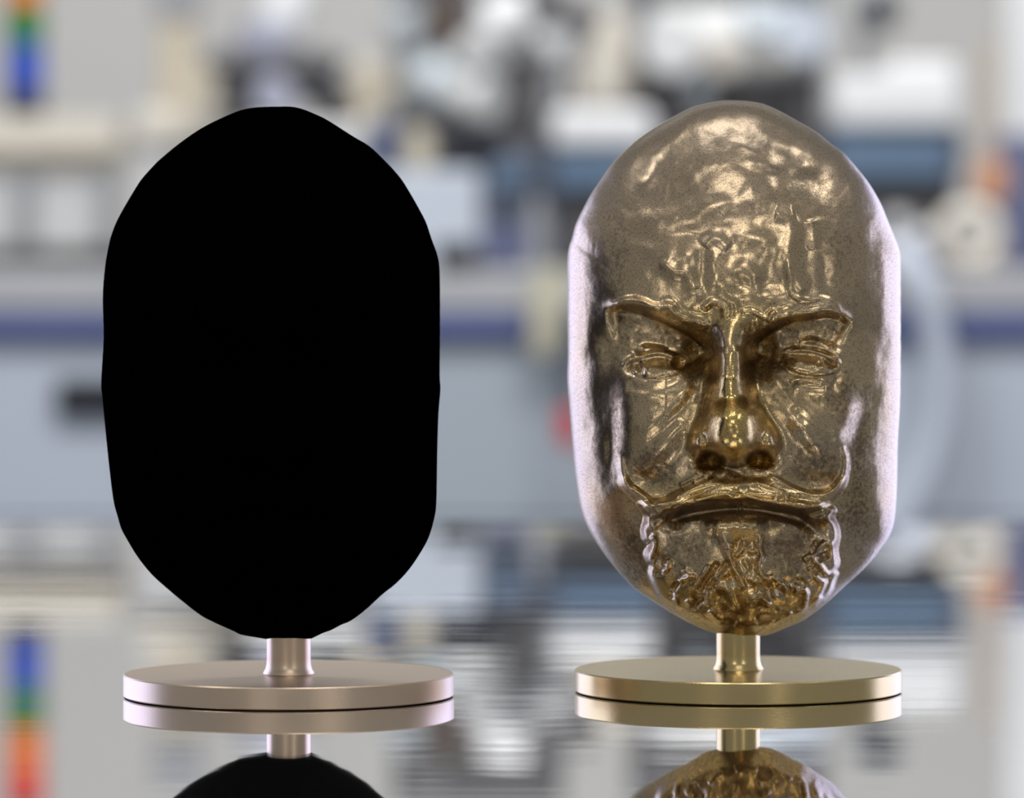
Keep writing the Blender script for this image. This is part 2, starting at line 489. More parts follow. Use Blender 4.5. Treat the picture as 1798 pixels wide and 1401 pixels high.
def sculpt():
    global H
    # hammered unevenness of the shell
    H += 1.5 * blur(vnoise(46, seed=1), 5) + 0.45 * blur(vnoise(23, seed=2), 4)
    side = np.clip((np.abs(gx - 1288) - 215) / 40, 0, 1)
    H += side * (0.7 * blur(vnoise(18, (0.8, 3.0), seed=3), 2.5) + 0.16 * blur(vnoise(6, (0.7, 4.0), seed=4), 1))
    # --- forehead: dents and bumps
    G(1286, 480, 150, 60, 12)
    for (x, y, a, b, h, r) in [
        (1188, 232, 22, 10, 5, -50), (1160, 275, 40, 12, 6, -52), (1135, 318, 18, 9, 4, -50), (1270, 205, 30, 12, 5, 0), (1325, 215, 30, 10, -3, 20),
        (1322, 262, 22, 7, 4, 22), (1385, 262, 26, 9, 5, 25), (1412, 292, 16, 8, 5, 10), (1345, 290, 22, 7, 4, 15), (1385, 310, 30, 9, -4, 10),
        (1190, 382, 22, 14, 8, -15), (1232, 372, 20, 11, 5, -25), (1262, 358, 14, 10, 5, 0), (1215, 410, 26, 9, -5, 0),
        (1172, 448, 20, 14, 7, 0), (1212, 452, 10, 14, 6, 0), (1145, 440, 16, 8, 4, 10),
        (1330, 416, 13, 10, 7, 0), (1345, 440, 9, 12, 5, 20), (1290, 455, 12, 16, -6, 0), (1255, 470, 8, 20, 5, 0), (1232, 470, 8, 22, -6, 0),
        (1302, 468, 12, 10, 7, 0), (1322, 486, 11, 9, 8, 0), (1258, 497, 14, 9, 8, 0), (1300, 500, 9, 8, -6, 0), (1340, 500, 9, 16, -5, 0),
        (1285, 425, 14, 8, -5, 0), (1362, 470, 14, 28, -6, 0), (1415, 440, 9, 26, -5, 0), (1472, 450, 10, 40, 4, -8), (1450, 470, 8, 30, -4, 0),
        (1330, 515, 7, 10, 5, 0), (1345, 520, 6, 9, 5, 20), (1300, 525, 9, 8, 5, 0), (1275, 515, 8, 8, 5, 0), (1220, 515, 9, 8, 5, 0), (1365, 523, 10, 10, 5, 0),
    ]:
        G(x, y, a * 1.1, b * 1.1, h * 0.7, r)
    ridge([(1157, 455), (1180, 474), (1203, 478), (1214, 495), (1219, 512)], 12, 7)
    ridge([(1236, 435), (1248, 421), (1264, 422), (1282, 436)], 11, 5)
    ridge([(1360, 374), (1382, 378), (1396, 374)], 12, 4)
    ridge([(1396, 372), (1392, 410), (1384, 445), (1388, 470), (1402, 500), (1415, 516)], [13, 14, 16, 17, 14, 11], [4, 5, 6, 7, 6, 4])
    ridge([(1384, 452), (1386, 490), (1388, 508), (1396, 520), (1412, 526)], 6, 4)
    ridge([(1424, 382), (1430, 410), (1426, 440)], 11, 4.5)
    ridge([(1442, 372), (1448, 420), (1456, 470), (1458, 505)], 9, 1.5)
    # --- face plate: the modelled face stands proud of the smooth shell
    plate([(1066, 545), (1100, 524), (1285, 512), (1470, 524), (1512, 550), (1532, 610), (1528, 670), (1502, 725), (1488, 775), (1486, 832), (1468, 856),
           (1300, 880), (1148, 888), (1112, 860), (1094, 835), (1088, 780), (1076, 720), (1058, 660), (1054, 590)], 7, 24)
    # --- eye sockets
    G(1156, 610, 62, 34, -44, 8); G(1230, 624, 19, 36, -46)
    G(1416, 606, 64, 34, -44, -8); G(1334, 622, 18, 36, -42)
    G(1072, 640, 18, 62, -10, 4); G(1512, 640, 18, 60, -8, -4)
    # --- brows: overhanging crest lines that fall into the sockets
    LB = [(1068, 540), (1092, 532), (1112, 529), (1130, 532), (1146, 539), (1160, 541), (1174, 540), (1190, 553), (1212, 563), (1232, 571), (1248, 580)]
    RB = [(1322, 585), (1340, 572), (1356, 556), (1376, 554), (1390, 549), (1408, 548), (1424, 548), (1440, 543), (1458, 542), (1480, 552), (1500, 566)]
    ridge(LB, [6, 8, 8, 9, 9, 10, 11, 12, 13], [6, 9, 10, 11, 12, 12, 13, 14, 10], ends=0.08)
    ridge(RB, [13, 12, 11, 10, 9, 9, 8, 8, 8], [12, 14, 13, 12, 11, 11, 10, 8, 5], ends=0.08)
    cliff([(1060, 546), (1092, 541), (1125, 545), (1150, 555), (1172, 564), (1198, 577), (1220, 590), (1240, 606), (1254, 628)], 9, 24, 42, ends=0.08)
    cliff([(1308, 628), (1318, 604), (1338, 588), (1358, 574), (1384, 562), (1410, 556), (1436, 552), (1464, 552), (1500, 570)], 9, 24, 42, ends=0.08)
    ridge([(1092, 546), (1125, 546), (1150, 556), (1172, 565), (1198, 578), (1222, 592), (1244, 612)], 4, 4)
    ridge([(1345, 572), (1364, 560), (1400, 552), (1424, 551), (1446, 545)], 3.5, 3.5)
    ridge([(1078, 534), (1100, 526), (1124, 527), (1142, 536), (1160, 538)], 4.5, 4)
    G(1176, 538, 8, 8, 6); G(1076, 536, 9, 6, 6); G(1086, 541, 5, 4, -6); G(1100, 556, 18, 5, 5, 6)
    ridge([(1384, 512), (1396, 522), (1420, 526), (1440, 523), (1462, 530), (1480, 545)], 5, 4)
    cliff([(1380, 545), (1405, 536), (1430, 533), (1455, 535), (1478, 546)], 6, 4, 10)
    G(1468, 549, 12, 4, 5, 10)
    # glabella
    G(1250, 548, 16, 15, -7); ridge([(1232, 545), (1250, 530), (1270, 540), (1272, 562)], 6, 5)
    G(1318, 568, 20, 14, 7, 10); ridge([(1298, 548), (1318, 546), (1334, 553), (1346, 563)], 5, 6); G(1322, 572, 9, 6, -6)
    ridge([(1300, 584), (1318, 586), (1336, 578), (1346, 566)], 5, 6)
    ridge([(1283, 530), (1286, 545), (1283, 558)], 4, 4); G(1268, 590, 4, 9, 4, -20); G(1306, 592, 5, 9, 4)
    ridge([(1346, 566), (1356, 550), (1362, 546)], 4, 6)
    # --- eyes
    for (cx, cy, rx, ry, h, rot) in [(1156, 641, 52, 25, 24, -4), (1425, 636, 54, 25, 24, 5)]:
        s = win(cx - 80, cx + 80, cy - 60, cy + 60)
        c, q = math.cos(math.radians(rot)), math.sin(math.radians(rot))
        a = ((gx[s] - cx) * c + (gy[s] - cy) * q) / rx; b = (-(gx[s] - cx) * q + (gy[s] - cy) * c) / ry
        H[s] += 0.8 * h * np.clip(1 - (a * a + b * b), 0, 1) ** 0.8
    LL = [(1090, 643), (1104, 636), (1118, 630), (1136, 624), (1154, 621), (1172, 624), (1188, 632)]
    ridge(LL, [4, 6, 7, 7, 6, 5], [4, 10, 13, 13, 9, 3], ends=0.1)
    cliff(LL, 5, 14, 14, ends=0.2)
    ridge([(1108, 626), (1132, 614), (1152, 611), (1174, 616)], 6, 5); G(1134, 609, 8, 5, 4)
    RL = [(1374, 620), (1388, 617), (1404, 616), (1424, 617), (1444, 623), (1462, 632), (1480, 641)]
    ridge(RL, [4, 6, 7, 7, 6, 5], [3, 9, 13, 13, 11, 5], ends=0.1)
    cliff(RL, 5, 14, 14, ends=0.15)
    ridge([(1396, 606), (1420, 600), (1440, 603), (1464, 616), (1482, 632)], 7, 6); G(1424, 599, 7, 5, 5)
    ridge([(1102, 657), (1124, 664), (1150, 664), (1176, 658), (1200, 646), (1222, 632)], [9, 12, 13, 11, 8], [2, 4, 4, 3, 2])
    ridge([(1366, 632), (1392, 646), (1416, 654), (1444, 654), (1466, 648), (1480, 642)], [8, 9, 10, 9, 7], [2, 4, 5, 4, 2])
    G(1194, 637, 9, 6, -26); G(1184, 634, 8, 5, -6); G(1124, 646, 4, 9, -8, -18); G(1132, 645, 3, 10, 4, -18)
    G(1440, 639, 9, 9, 5, 0, 4); G(1438, 638, 4, 4, -6); G(1402, 634, 5, 4, 4); G(1462, 640, 8, 6, -8)
    G(1375, 638, 8, 5, -8, 30); ridge([(1368, 636), (1382, 640), (1398, 650)], 3, 4)
    # bags below the eyes
    cliff([(1100, 670), (1130, 679), (1165, 677), (1196, 662)], 10, 4, 16); G(1145, 690, 22, 14, 9)
    ridge([(1385, 673), (1402, 667), (1424, 668), (1450, 674)], 5, 5); cliff([(1388, 678), (1412, 674), (1452, 678)], 7, 5, 12); G(1446, 690, 12, 12, 7)
    G(1466, 668, 8, 16, -8, 10)
    # --- cheeks and folds
    G(1122, 726, 34, 36, 9); G(1154, 770, 48, 50, 12, -40)
    G(1470, 730, 32, 28, 10); G(1424, 770, 48, 46, 13, 40)
    ridge([(1240, 634), (1216, 668), (1186, 708), (1150, 740), (1112, 770)], [10, 13, 15, 16, 16], [4, 6, 6, 5, 3])
    ridge([(1228, 665), (1206, 706), (1170, 748), (1130, 784)], 12, -4)
    ridge([(1206, 738), (1176, 768), (1146, 800), (1122, 836)], [13, 14, 13, 11], [5, 8, 7, 4])
    ridge([(1214, 768), (1188, 796), (1164, 828)], 14, -5)
    ridge([(1338, 634), (1356, 660), (1382, 692), (1412, 722), (1440, 750), (1458, 774)], [10, 10, 10, 11, 11], [2, 3, 3, 3, 3])
    ridge([(1330, 655), (1352, 690), (1384, 726), (1416, 764), (1452, 802)], [14, 17, 19, 19, 15], [2, 4, 7, 8, 4])
    ridge([(1390, 710), (1420, 742), (1442, 772)], 10, -2)
    G(1490, 724, 14, 11, 8, -25); G(1470, 762, 10, 10, 8); G(1412, 750, 12, 8, 6, 35); G(1430, 780, 9, 8, 5, 40); G(1505, 756, 10, 22, -8, 15)
    G(1130, 838, 24, 12, -12, 10); G(1428, 842, 30, 14, -10)
    G(1075, 770, 8, 40, -6, 4)
    # --- nose
    s = win(1170, 1400, 540, 850)
    x = gx[s]; y = gy[s]
    ctr = np.interp(y, [540, 600, 680, 760], [1281, 1281, 1282, 1290])
    hw = np.interp(y, [550, 590, 640, 680, 720, 755, 786, 800, 812], [0, 14, 28, 36, 44, 56, 52, 20, 0])
    ww = np.interp(y, [550, 600, 640, 680, 720, 760, 785, 806, 822], [40, 42, 44, 46, 58, 76, 84, 74, 60])
    u = np.abs(x - ctr) / ww
    pw = np.interp(y, [640, 700, 750], [1.5, 0.9, 0.55])
    wedge = hw * np.clip(1 - u * u, 0, 1) ** pw
    bh = np.interp(y, [545, 580, 620, 660, 690, 720, 750, 780], [0, 16, 32, 38, 38, 32, 16, 0])
    bw = np.interp(y, [540, 600, 650, 700, 760], [36, 34, 34, 32, 34])
    bridge = bh / (1 + (np.abs(x - ctr) / bw) ** 2.4)
    tip = 132 * np.sqrt(np.clip(1 - ((x - 1288) / 57) ** 2 - ((y - 754) / 64) ** 2, 0, 1))
    wl = 32 * np.exp(-((x - 1228) / 17) ** 2 - ((y - 774) / 22) ** 2) + 28 * np.exp(-((x - 1351) / 17) ** 2 - ((y - 772) / 20) ** 2)
    nose = smax(wedge + bridge + wl, tip, 12) - 12 * math.log(2)
    H[s] += np.maximum(blur(nose, 3.0), 0)
    G(1250, 752, 7, 26, -5, 14); G(1329, 752, 7, 26, -5, -14)          # grooves between tip and wings
    G(1247, 811, 14, 7, -40, -10); G(1333, 808, 14, 7, -40, 10)           # nostrils
    ridge([(1268, 662), (1281, 664), (1293, 662)], 2.2, 2.2); G(1298, 640, 4, 18, 3); G(1266, 620, 6, 6, 3); G(1292, 617, 6, 5, 3)
    G(1272, 738, 8, 9, 2); G(1268, 742, 5, 5, -1.5)
    # --- upper lip and moustache
    G(1288, 838, 44, 16, 12)
    LM = [(1288, 858), (1252, 862), (1214, 872), (1180, 886), (1152, 888), (1126, 872), (1104, 852), (1093, 828), (1090, 806)]
    RM = [(1288, 858), (1328, 862), (1366, 872), (1402, 880), (1436, 878), (1464, 862), (1480, 838), (1485, 810), (1480, 788)]
    ridge(LM, [20, 20, 18, 16, 14, 10, 7, 6, 5], [14, 16, 16, 14, 12, 10, 9, 8, 4], p=2.6, ends=0)
    ridge(RM, [20, 20, 18, 16, 14, 10, 7, 6, 5], [0, 12, 16, 15, 13, 12, 11, 10, 5], p=2.6, ends=0)
    plate([(1288, 846), (1240, 846), (1202, 860), (1166, 877), (1148, 882), (1126, 868), (1106, 854), (1098, 840), (1090, 845), (1104, 864), (1126, 884), (1146, 901), (1166, 905), (1200, 893), (1240, 880), (1288, 870),
           (1300, 871), (1346, 884), (1380, 892), (1406, 896), (1436, 890), (1464, 874), (1484, 846), (1476, 842), (1458, 862), (1430, 867), (1398, 860), (1366, 844), (1330, 842)], 12, 8)
    for pts, ww, hh in [
        ([(1262, 836), (1236, 848), (1204, 864), (1168, 880), (1146, 884)], 4, 5), ([(1270, 848), (1236, 862), (1200, 880), (1176, 894)], 3.5, -4),
        ([(1288, 868), (1262, 868), (1228, 878), (1198, 893), (1172, 902)], 4, 6), ([(1226, 832), (1208, 844), (1192, 852)], 4, 5), ([(1240, 830), (1222, 842), (1218, 850)], 3, 4),
        ([(1110, 856), (1128, 868), (1148, 884)], 3.5, 5), ([(1222, 876), (1206, 888), (1192, 896)], 4.5, -7),
        ([(1322, 842), (1338, 850), (1362, 858), (1392, 866), (1408, 872)], 3.5, 5), ([(1342, 832), (1368, 842), (1396, 858), (1424, 866), (1450, 866), (1470, 852), (1481, 832)], 4, 7),
        ([(1352, 850), (1380, 862), (1402, 870)], 3, -4), ([(1300, 868), (1322, 874), (1348, 884), (1378, 890), (1404, 894), (1430, 888), (1456, 880)], 4, 6),
        ([(1356, 876), (1372, 868), (1386, 874)], 3, 3), ([(1365, 878), (1378, 878)], 4, -6), ([(1384, 870), (1400, 878)], 3, -4)]:
        ridge(pts, ww, hh)
    G(1287, 874, 9, 6, 6); G(1262, 832, 10, 5, 5, -30); G(1250, 834, 4, 4, -5); G(1300, 832, 8, 7, -5)
    # --- beard plate with a stepped ragged outline
    plate([(1122, 884), (1134, 906), (1129, 930), (1132, 948), (1142, 956), (1134, 974), (1144, 990), (1142, 1008), (1150, 1030), (1164, 1058), (1186, 1082),
           (1220, 1108), (1262, 1128), (1320, 1130), (1372, 1112), (1412, 1092), (1440, 1062), (1454, 1036), (1461, 1008), (1470, 990), (1467, 966), (1471, 934), (1461, 908), (1450, 888),
           (1288, 872)], 19, 7)
    G(1294, 1030, 96, 52, 22)
    G(1150, 930, 12, 40, 6); G(1452, 930, 14, 40, 6)
    # mouth
    MO = [(1160, 908), (1196, 900), (1240, 891), (1290, 886), (1340, 890), (1390, 902), (1438, 922)]
    ridge([(x, y + 4) for (x, y) in MO], [9, 11, 12, 12, 12, 12, 9], [-10, -18, -18, -18, -18, -19, -12], p=2.4, ends=0.1)
    ridge([(x, y + 17) for (x, y) in MO[1:-1]], [14, 20, 22, 22, 16], [-4, -8, -8, -9, -6], ends=0.2)
    ridge([(1296, 884), (1300, 896), (1297, 910)], 3, 4)
    G(1186, 918, 14, 9, -16); G(1424, 926, 16, 10, -18, 25)
    ridge([(1226, 930), (1256, 922), (1292, 919), (1330, 920), (1352, 922)], [10, 13, 14, 13, 10], [5, 13, 16, 13, 5], ends=0.2)
    G(1205, 960, 42, 28, -9); G(1392, 962, 42, 30, -10)
    ridge([(1250, 932), (1292, 936), (1342, 932)], 16, 6)
    # soul patch and strands
    for pts, ww, hh in [
        ([(1264, 932), (1274, 952), (1280, 972), (1284, 986), (1294, 1006), (1303, 1022), (1306, 1040)], [8, 7, 5, 5, 4.5, 4], [6, 10, 10, 9, 8, 7]),
        ([(1348, 934), (1336, 946), (1334, 962), (1338, 976), (1332, 992), (1336, 1006), (1344, 1014), (1358, 1014), (1370, 1024), (1382, 1036)], [7, 6, 5, 5, 5, 5, 5, 5], [5, 9, 10, 9, 9, 9, 9, 8, 6]),
        ([(1306, 946), (1305, 958), (1298, 970), (1288, 978)], 4.5, 9), ([(1312, 962), (1320, 968), (1330, 966)], 4, 6),
        ([(1286, 952), (1284, 966)], 6, 6), ([(1305, 980), (1312, 992), (1316, 1000)], 4, 5),
        ([(1262, 986), (1250, 1002), (1236, 1022), (1226, 1040)], 4.5, -11), ([(1248, 990), (1236, 1010), (1222, 1034)], 4.5, 6), ([(1280, 982), (1262, 1004), (1250, 1024), (1240, 1036)], 5, -9),
        ([(1272, 984), (1258, 1004), (1254, 1018)], 4, 5), ([(1256, 1020), (1266, 1008), (1282, 1006)], 6, 6), ([(1252, 1030), (1262, 1030), (1276, 1036), (1284, 1050), (1290, 1064), (1300, 1068)], [6, 6, 5, 5, 4], [6, 8, 9, 9, 6]),
        ([(1250, 1034), (1246, 1050), (1246, 1066)], 6, 6), ([(1190, 1024), (1206, 1014), (1224, 1012)], 4, 6), ([(1192, 1020), (1182, 1036), (1178, 1052)], 4, -8), ([(1176, 1034), (1186, 1050), (1190, 1074)], 4, 6),
        ([(1198, 998), (1210, 1010), (1204, 1022)], 5, 5), ([(1176, 980), (1172, 996), (1162, 1006)], 5, 6), ([(1168, 992), (1160, 1004), (1146, 1006)], 5, -5),
        ([(1142, 940), (1150, 952), (1146, 970), (1142, 984), (1152, 990)], 4.5, 9), ([(1150, 934), (1146, 946)], 4, 5), ([(1138, 914), (1146, 926), (1160, 916), (1172, 904)], 4, 5), ([(1126, 890), (1144, 902), (1166, 904)], 4, 6),
        ([(1416, 906), (1430, 912), (1448, 908), (1458, 918)], 4, 6), ([(1468, 958), (1450, 954), (1440, 960), (1434, 972), (1424, 980)], 5, 9), ([(1428, 952), (1438, 958)], 5, -5), ([(1410, 984), (1426, 974)], 6, 8),
        ([(1424, 982), (1438, 990), (1448, 1004), (1456, 1010)], 4.5, 9), ([(1418, 992), (1432, 1012), (1444, 1024)], 4.5, 6), ([(1444, 970), (1450, 984)], 9, -8), ([(1426, 996), (1436, 1008)], 7, -6),
        ([(1398, 1016), (1408, 1012), (1420, 1024)], 5, 7), ([(1386, 1032), (1396, 1030), (1402, 1042)], 5, 7), ([(1408, 1030), (1416, 1042), (1414, 1056), (1408, 1072), (1396, 1088)], 4.5, 8), ([(1410, 1050), (1402, 1070)], 6, -5),
        ([(1450, 1016), (1444, 1034), (1436, 1052), (1428, 1068)], 4.5, 9), ([(1470, 1000), (1462, 1018), (1456, 1038), (1446, 1056), (1430, 1076)], 4.5, 8), ([(1458, 1008), (1448, 1030), (1440, 1050)], 5, -7),
        ([(1390, 1072), (1382, 1084), (1368, 1092), (1360, 1104)], 4.5, 7), ([(1372, 1066), (1360, 1080)], 6, 4), ([(1314, 1064), (1322, 1052), (1338, 1052), (1352, 1064)], 5, 7), ([(1334, 1036), (1342, 1050), (1356, 1066)], 4.5, 6),
        ([(1334, 1026), (1340, 1020), (1354, 1022), (1360, 1036), (1358, 1052)], 4.5, 6), ([(1362, 1030), (1374, 1026), (1382, 1040)], 4, 5), ([(1310, 1012), (1322, 1020), (1334, 1018)], 6, 6), ([(1290, 1092), (1310, 1100), (1332, 1094)], 8, 6),
        ([(1216, 1072), (1224, 1056), (1236, 1050)], 5, -7), ([(1204, 1052), (1214, 1064), (1216, 1080)], 6, 5), ([(1244, 1070), (1256, 1084), (1270, 1090)], 6, 5), ([(1330, 1074), (1350, 1078), (1362, 1090)], 7, 5)]:
        ridge(pts, [q * 1.1 for q in ww] if isinstance(ww, list) else ww * 1.1, [q * 1.2 for q in hh] if isinstance(hh, list) else hh * 1.2)
    for (x0, y0, a, b, h, r) in [(1160, 980, 6, 5, -10, 30), (1288, 1016, 6, 7, -10, 0), (1264, 1044, 8, 9, -12, 0), (1272, 1066, 9, 12, -9, -20), (1346, 1032, 8, 12, -13, -10), (1371, 1037, 5, 6, -9, 0),
                                 (1323, 996, 6, 8, -11, 0), (1314, 1020, 6, 8, -9, 0), (1300, 990, 7, 10, -8, 0), (1312, 985, 5, 7, -4, 0), (1296, 955, 6, 7, -7, 0), (1320, 955, 6, 7, -5, 0), (1392, 1046, 7, 7, -7, 0),
                                 (1328, 1066, 10, 7, -9, 0), (1300, 1078, 12, 7, -7, 0), (1226, 1054, 6, 8, -6, 0), (1252, 1074, 5, 5, 5, 0), (1282, 1084, 7, 6, 5, 0), (1405, 1014, 7, 6, -7, 0), (1372, 1008, 14, 6, 5, 0),
                                 (1202, 1068, 8, 8, -5, 0), (1344, 1090, 8, 6, -5, 0)]:
        G(x0, y0, a * 1.15, b * 1.15, h * 0.85, r)
    # small casting irregularities everywhere on the face, stronger in the beard
    yb = np.clip((gy - 985) / 40, 0, 1) * np.clip((165 - np.abs(gx - 1296)) / 30, 0, 1)
    H += yb * 1.3 * blur(vnoise(13, seed=9), 2)
    H += 0.10 * blur(vnoise(8, seed=5), 1.2) + 0.25 * blur(vnoise(15, seed=6), 2.5)
    fh = np.clip((540 - gy) / 40, 0, 1) * np.clip((1 - np.hypot((gx - 1288) / 235, (gy - 400) / 215)) / 0.25, 0, 1)
    H += fh * (0.9 * blur(vnoise(40, seed=21), 6) + 0.3 * blur(vnoise(17, (1, 1.3), seed=22), 3))
    H = blur(H, 0.85)


sculpt()
POLISH = np.zeros_like(H)
for (x, y, a, b, h) in [(1286, 720, 75, 110, 0.95), (1286, 560, 120, 34, 0.7), (1288, 868, 190, 34, 0.7), (1296, 1010, 120, 90, 0.45), (1300, 930, 80, 30, 0.6), (1286, 660, 210, 180, 0.5)]:
    POLISH = np.maximum(POLISH, h * np.exp(-0.5 * (((gx - x) / a) ** 2 + ((gy - y) / b) ** 2)))
POLISH = np.clip(POLISH, 0, 1)
# patches of brown patina that also paint shade into sockets, hollows and mouth
PATINA_SHADE = np.zeros_like(H)
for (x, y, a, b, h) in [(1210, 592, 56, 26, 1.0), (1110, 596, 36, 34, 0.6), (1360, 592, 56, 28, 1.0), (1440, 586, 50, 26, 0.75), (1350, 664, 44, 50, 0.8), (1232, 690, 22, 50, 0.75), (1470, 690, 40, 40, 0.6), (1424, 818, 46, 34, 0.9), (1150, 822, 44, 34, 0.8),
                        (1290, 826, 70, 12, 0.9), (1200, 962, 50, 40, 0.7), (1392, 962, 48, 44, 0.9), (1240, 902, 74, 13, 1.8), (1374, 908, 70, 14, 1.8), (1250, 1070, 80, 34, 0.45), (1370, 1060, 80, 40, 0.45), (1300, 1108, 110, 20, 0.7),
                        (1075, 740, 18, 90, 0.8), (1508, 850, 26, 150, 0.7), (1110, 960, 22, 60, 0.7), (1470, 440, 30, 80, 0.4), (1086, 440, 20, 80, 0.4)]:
    PATINA_SHADE = np.maximum(PATINA_SHADE, h * np.exp(-0.5 * (((gx - x) / a) ** 2 + ((gy - y) / b) ** 2)))
PATINA_SHADE = np.clip(PATINA_SHADE + 0.10 * blur(vnoise(30, seed=31), 4) * (PATINA_SHADE > 0.1), 0, 1.8)


def sample(A, px, py):
    u = np.clip(px - GX0, 0, GW - 1.001); v = np.clip(py - GY0, 0, GH - 1.001)
    i = u.astype(int); j = v.astype(int); fu = u - i; fv = v - j
    return (A[j, i] * (1 - fu) + A[j, i + 1] * fu) * (1 - fv) + (A[j + 1, i] * (1 - fu) + A[j + 1, i + 1] * fu) * fv


OUT_BLACK = [(193, 420), (202, 395), (214.6, 370), (233.4, 338), (248.5, 314.6), (271.7, 288.7), (286, 275.3), (313, 253), (348.5, 228), (384, 209.3), (423.4, 193.2), (455.6, 188), (490, 187), (511, 187.3), (529, 191), (548.5, 198.6), (570, 208.4), (595, 223.5), (621.7, 240.5), (648.5, 256.6), (675, 281.5), (702, 311), (720, 338.7), (737.7, 370), (748.4, 391.3), (758, 420), (768, 449), (772, 481), (772.5, 570), (772, 657), (773.4, 683), (770, 725), (768, 785), (767, 850), (766.3, 880), (764.5, 901), (757.3, 930), (748.4, 953), (728.8, 985.3), (711, 1008.5), (691.3, 1028), (671.7, 1043.3), (641.3, 1071), (616.4, 1089.7), (598.5, 1097.4), (580.7, 1106.7), (566.4, 1111.7), (545, 1121.8), (529, 1125), (505.7, 1126), (490, 1125.4), (455.6, 1120), (423.4, 1114.2), (411, 1108.5), (375, 1092.4), (352, 1080), (321.7, 1056.7), (295, 1034.4), (266.4, 1008.5), (241.4, 977.3), (223.5, 948), (212.8, 928), (206.6, 907), (199.4, 880), (192.7, 828), (186, 764), (180, 700), (177.7, 670), (182, 593), (180.5, 520), (185, 464)]
OUT_BRONZE = [(1003.7, 420), (1010.3, 395), (1021, 371.7), (1037, 342), (1056.7, 312.8), (1072.8, 289.6), (1087, 273.5), (1114, 248.5), (1144, 227), (1176, 208.4), (1212, 189.6), (1233.4, 183.4), (1265.6, 177), (1290, 176.5), (1315.7, 178), (1342.5, 183.4), (1369, 195), (1396, 210), (1431.7, 230.7), (1458.5, 252), (1481.7, 269), (1505, 295), (1526, 321.7), (1546, 355.6), (1560, 389.5), (1573, 420), (1579, 437), (1581.5, 458), (1581.5, 560), (1581, 700), (1577, 775), (1575.5, 850), (1573.6, 889), (1570, 918.4), (1562, 940.7), (1547.7, 962), (1530, 985.3), (1510, 1005.8), (1485, 1028), (1460, 1051.3), (1440.6, 1067.4), (1426.4, 1078), (1412, 1088), (1401.4, 1093.3), (1381.7, 1101.3), (1365.7, 1108.4), (1351.4, 1113.8), (1333.5, 1116.5), (1306.8, 1121), (1292, 1119.2), (1247.7, 1109.3), (1217.4, 1096.8), (1194, 1084.4), (1171, 1071), (1140.6, 1051.3), (1115.6, 1034.4), (1096, 1014.7), (1076.4, 992.4), (1055, 964), (1037, 935.3), (1024.6, 909.4), (1016.6, 880), (1009, 828), (1003.4, 764), (999, 708), (995.7, 665.5), (997, 614), (996, 528), (996, 460), (999, 434)]


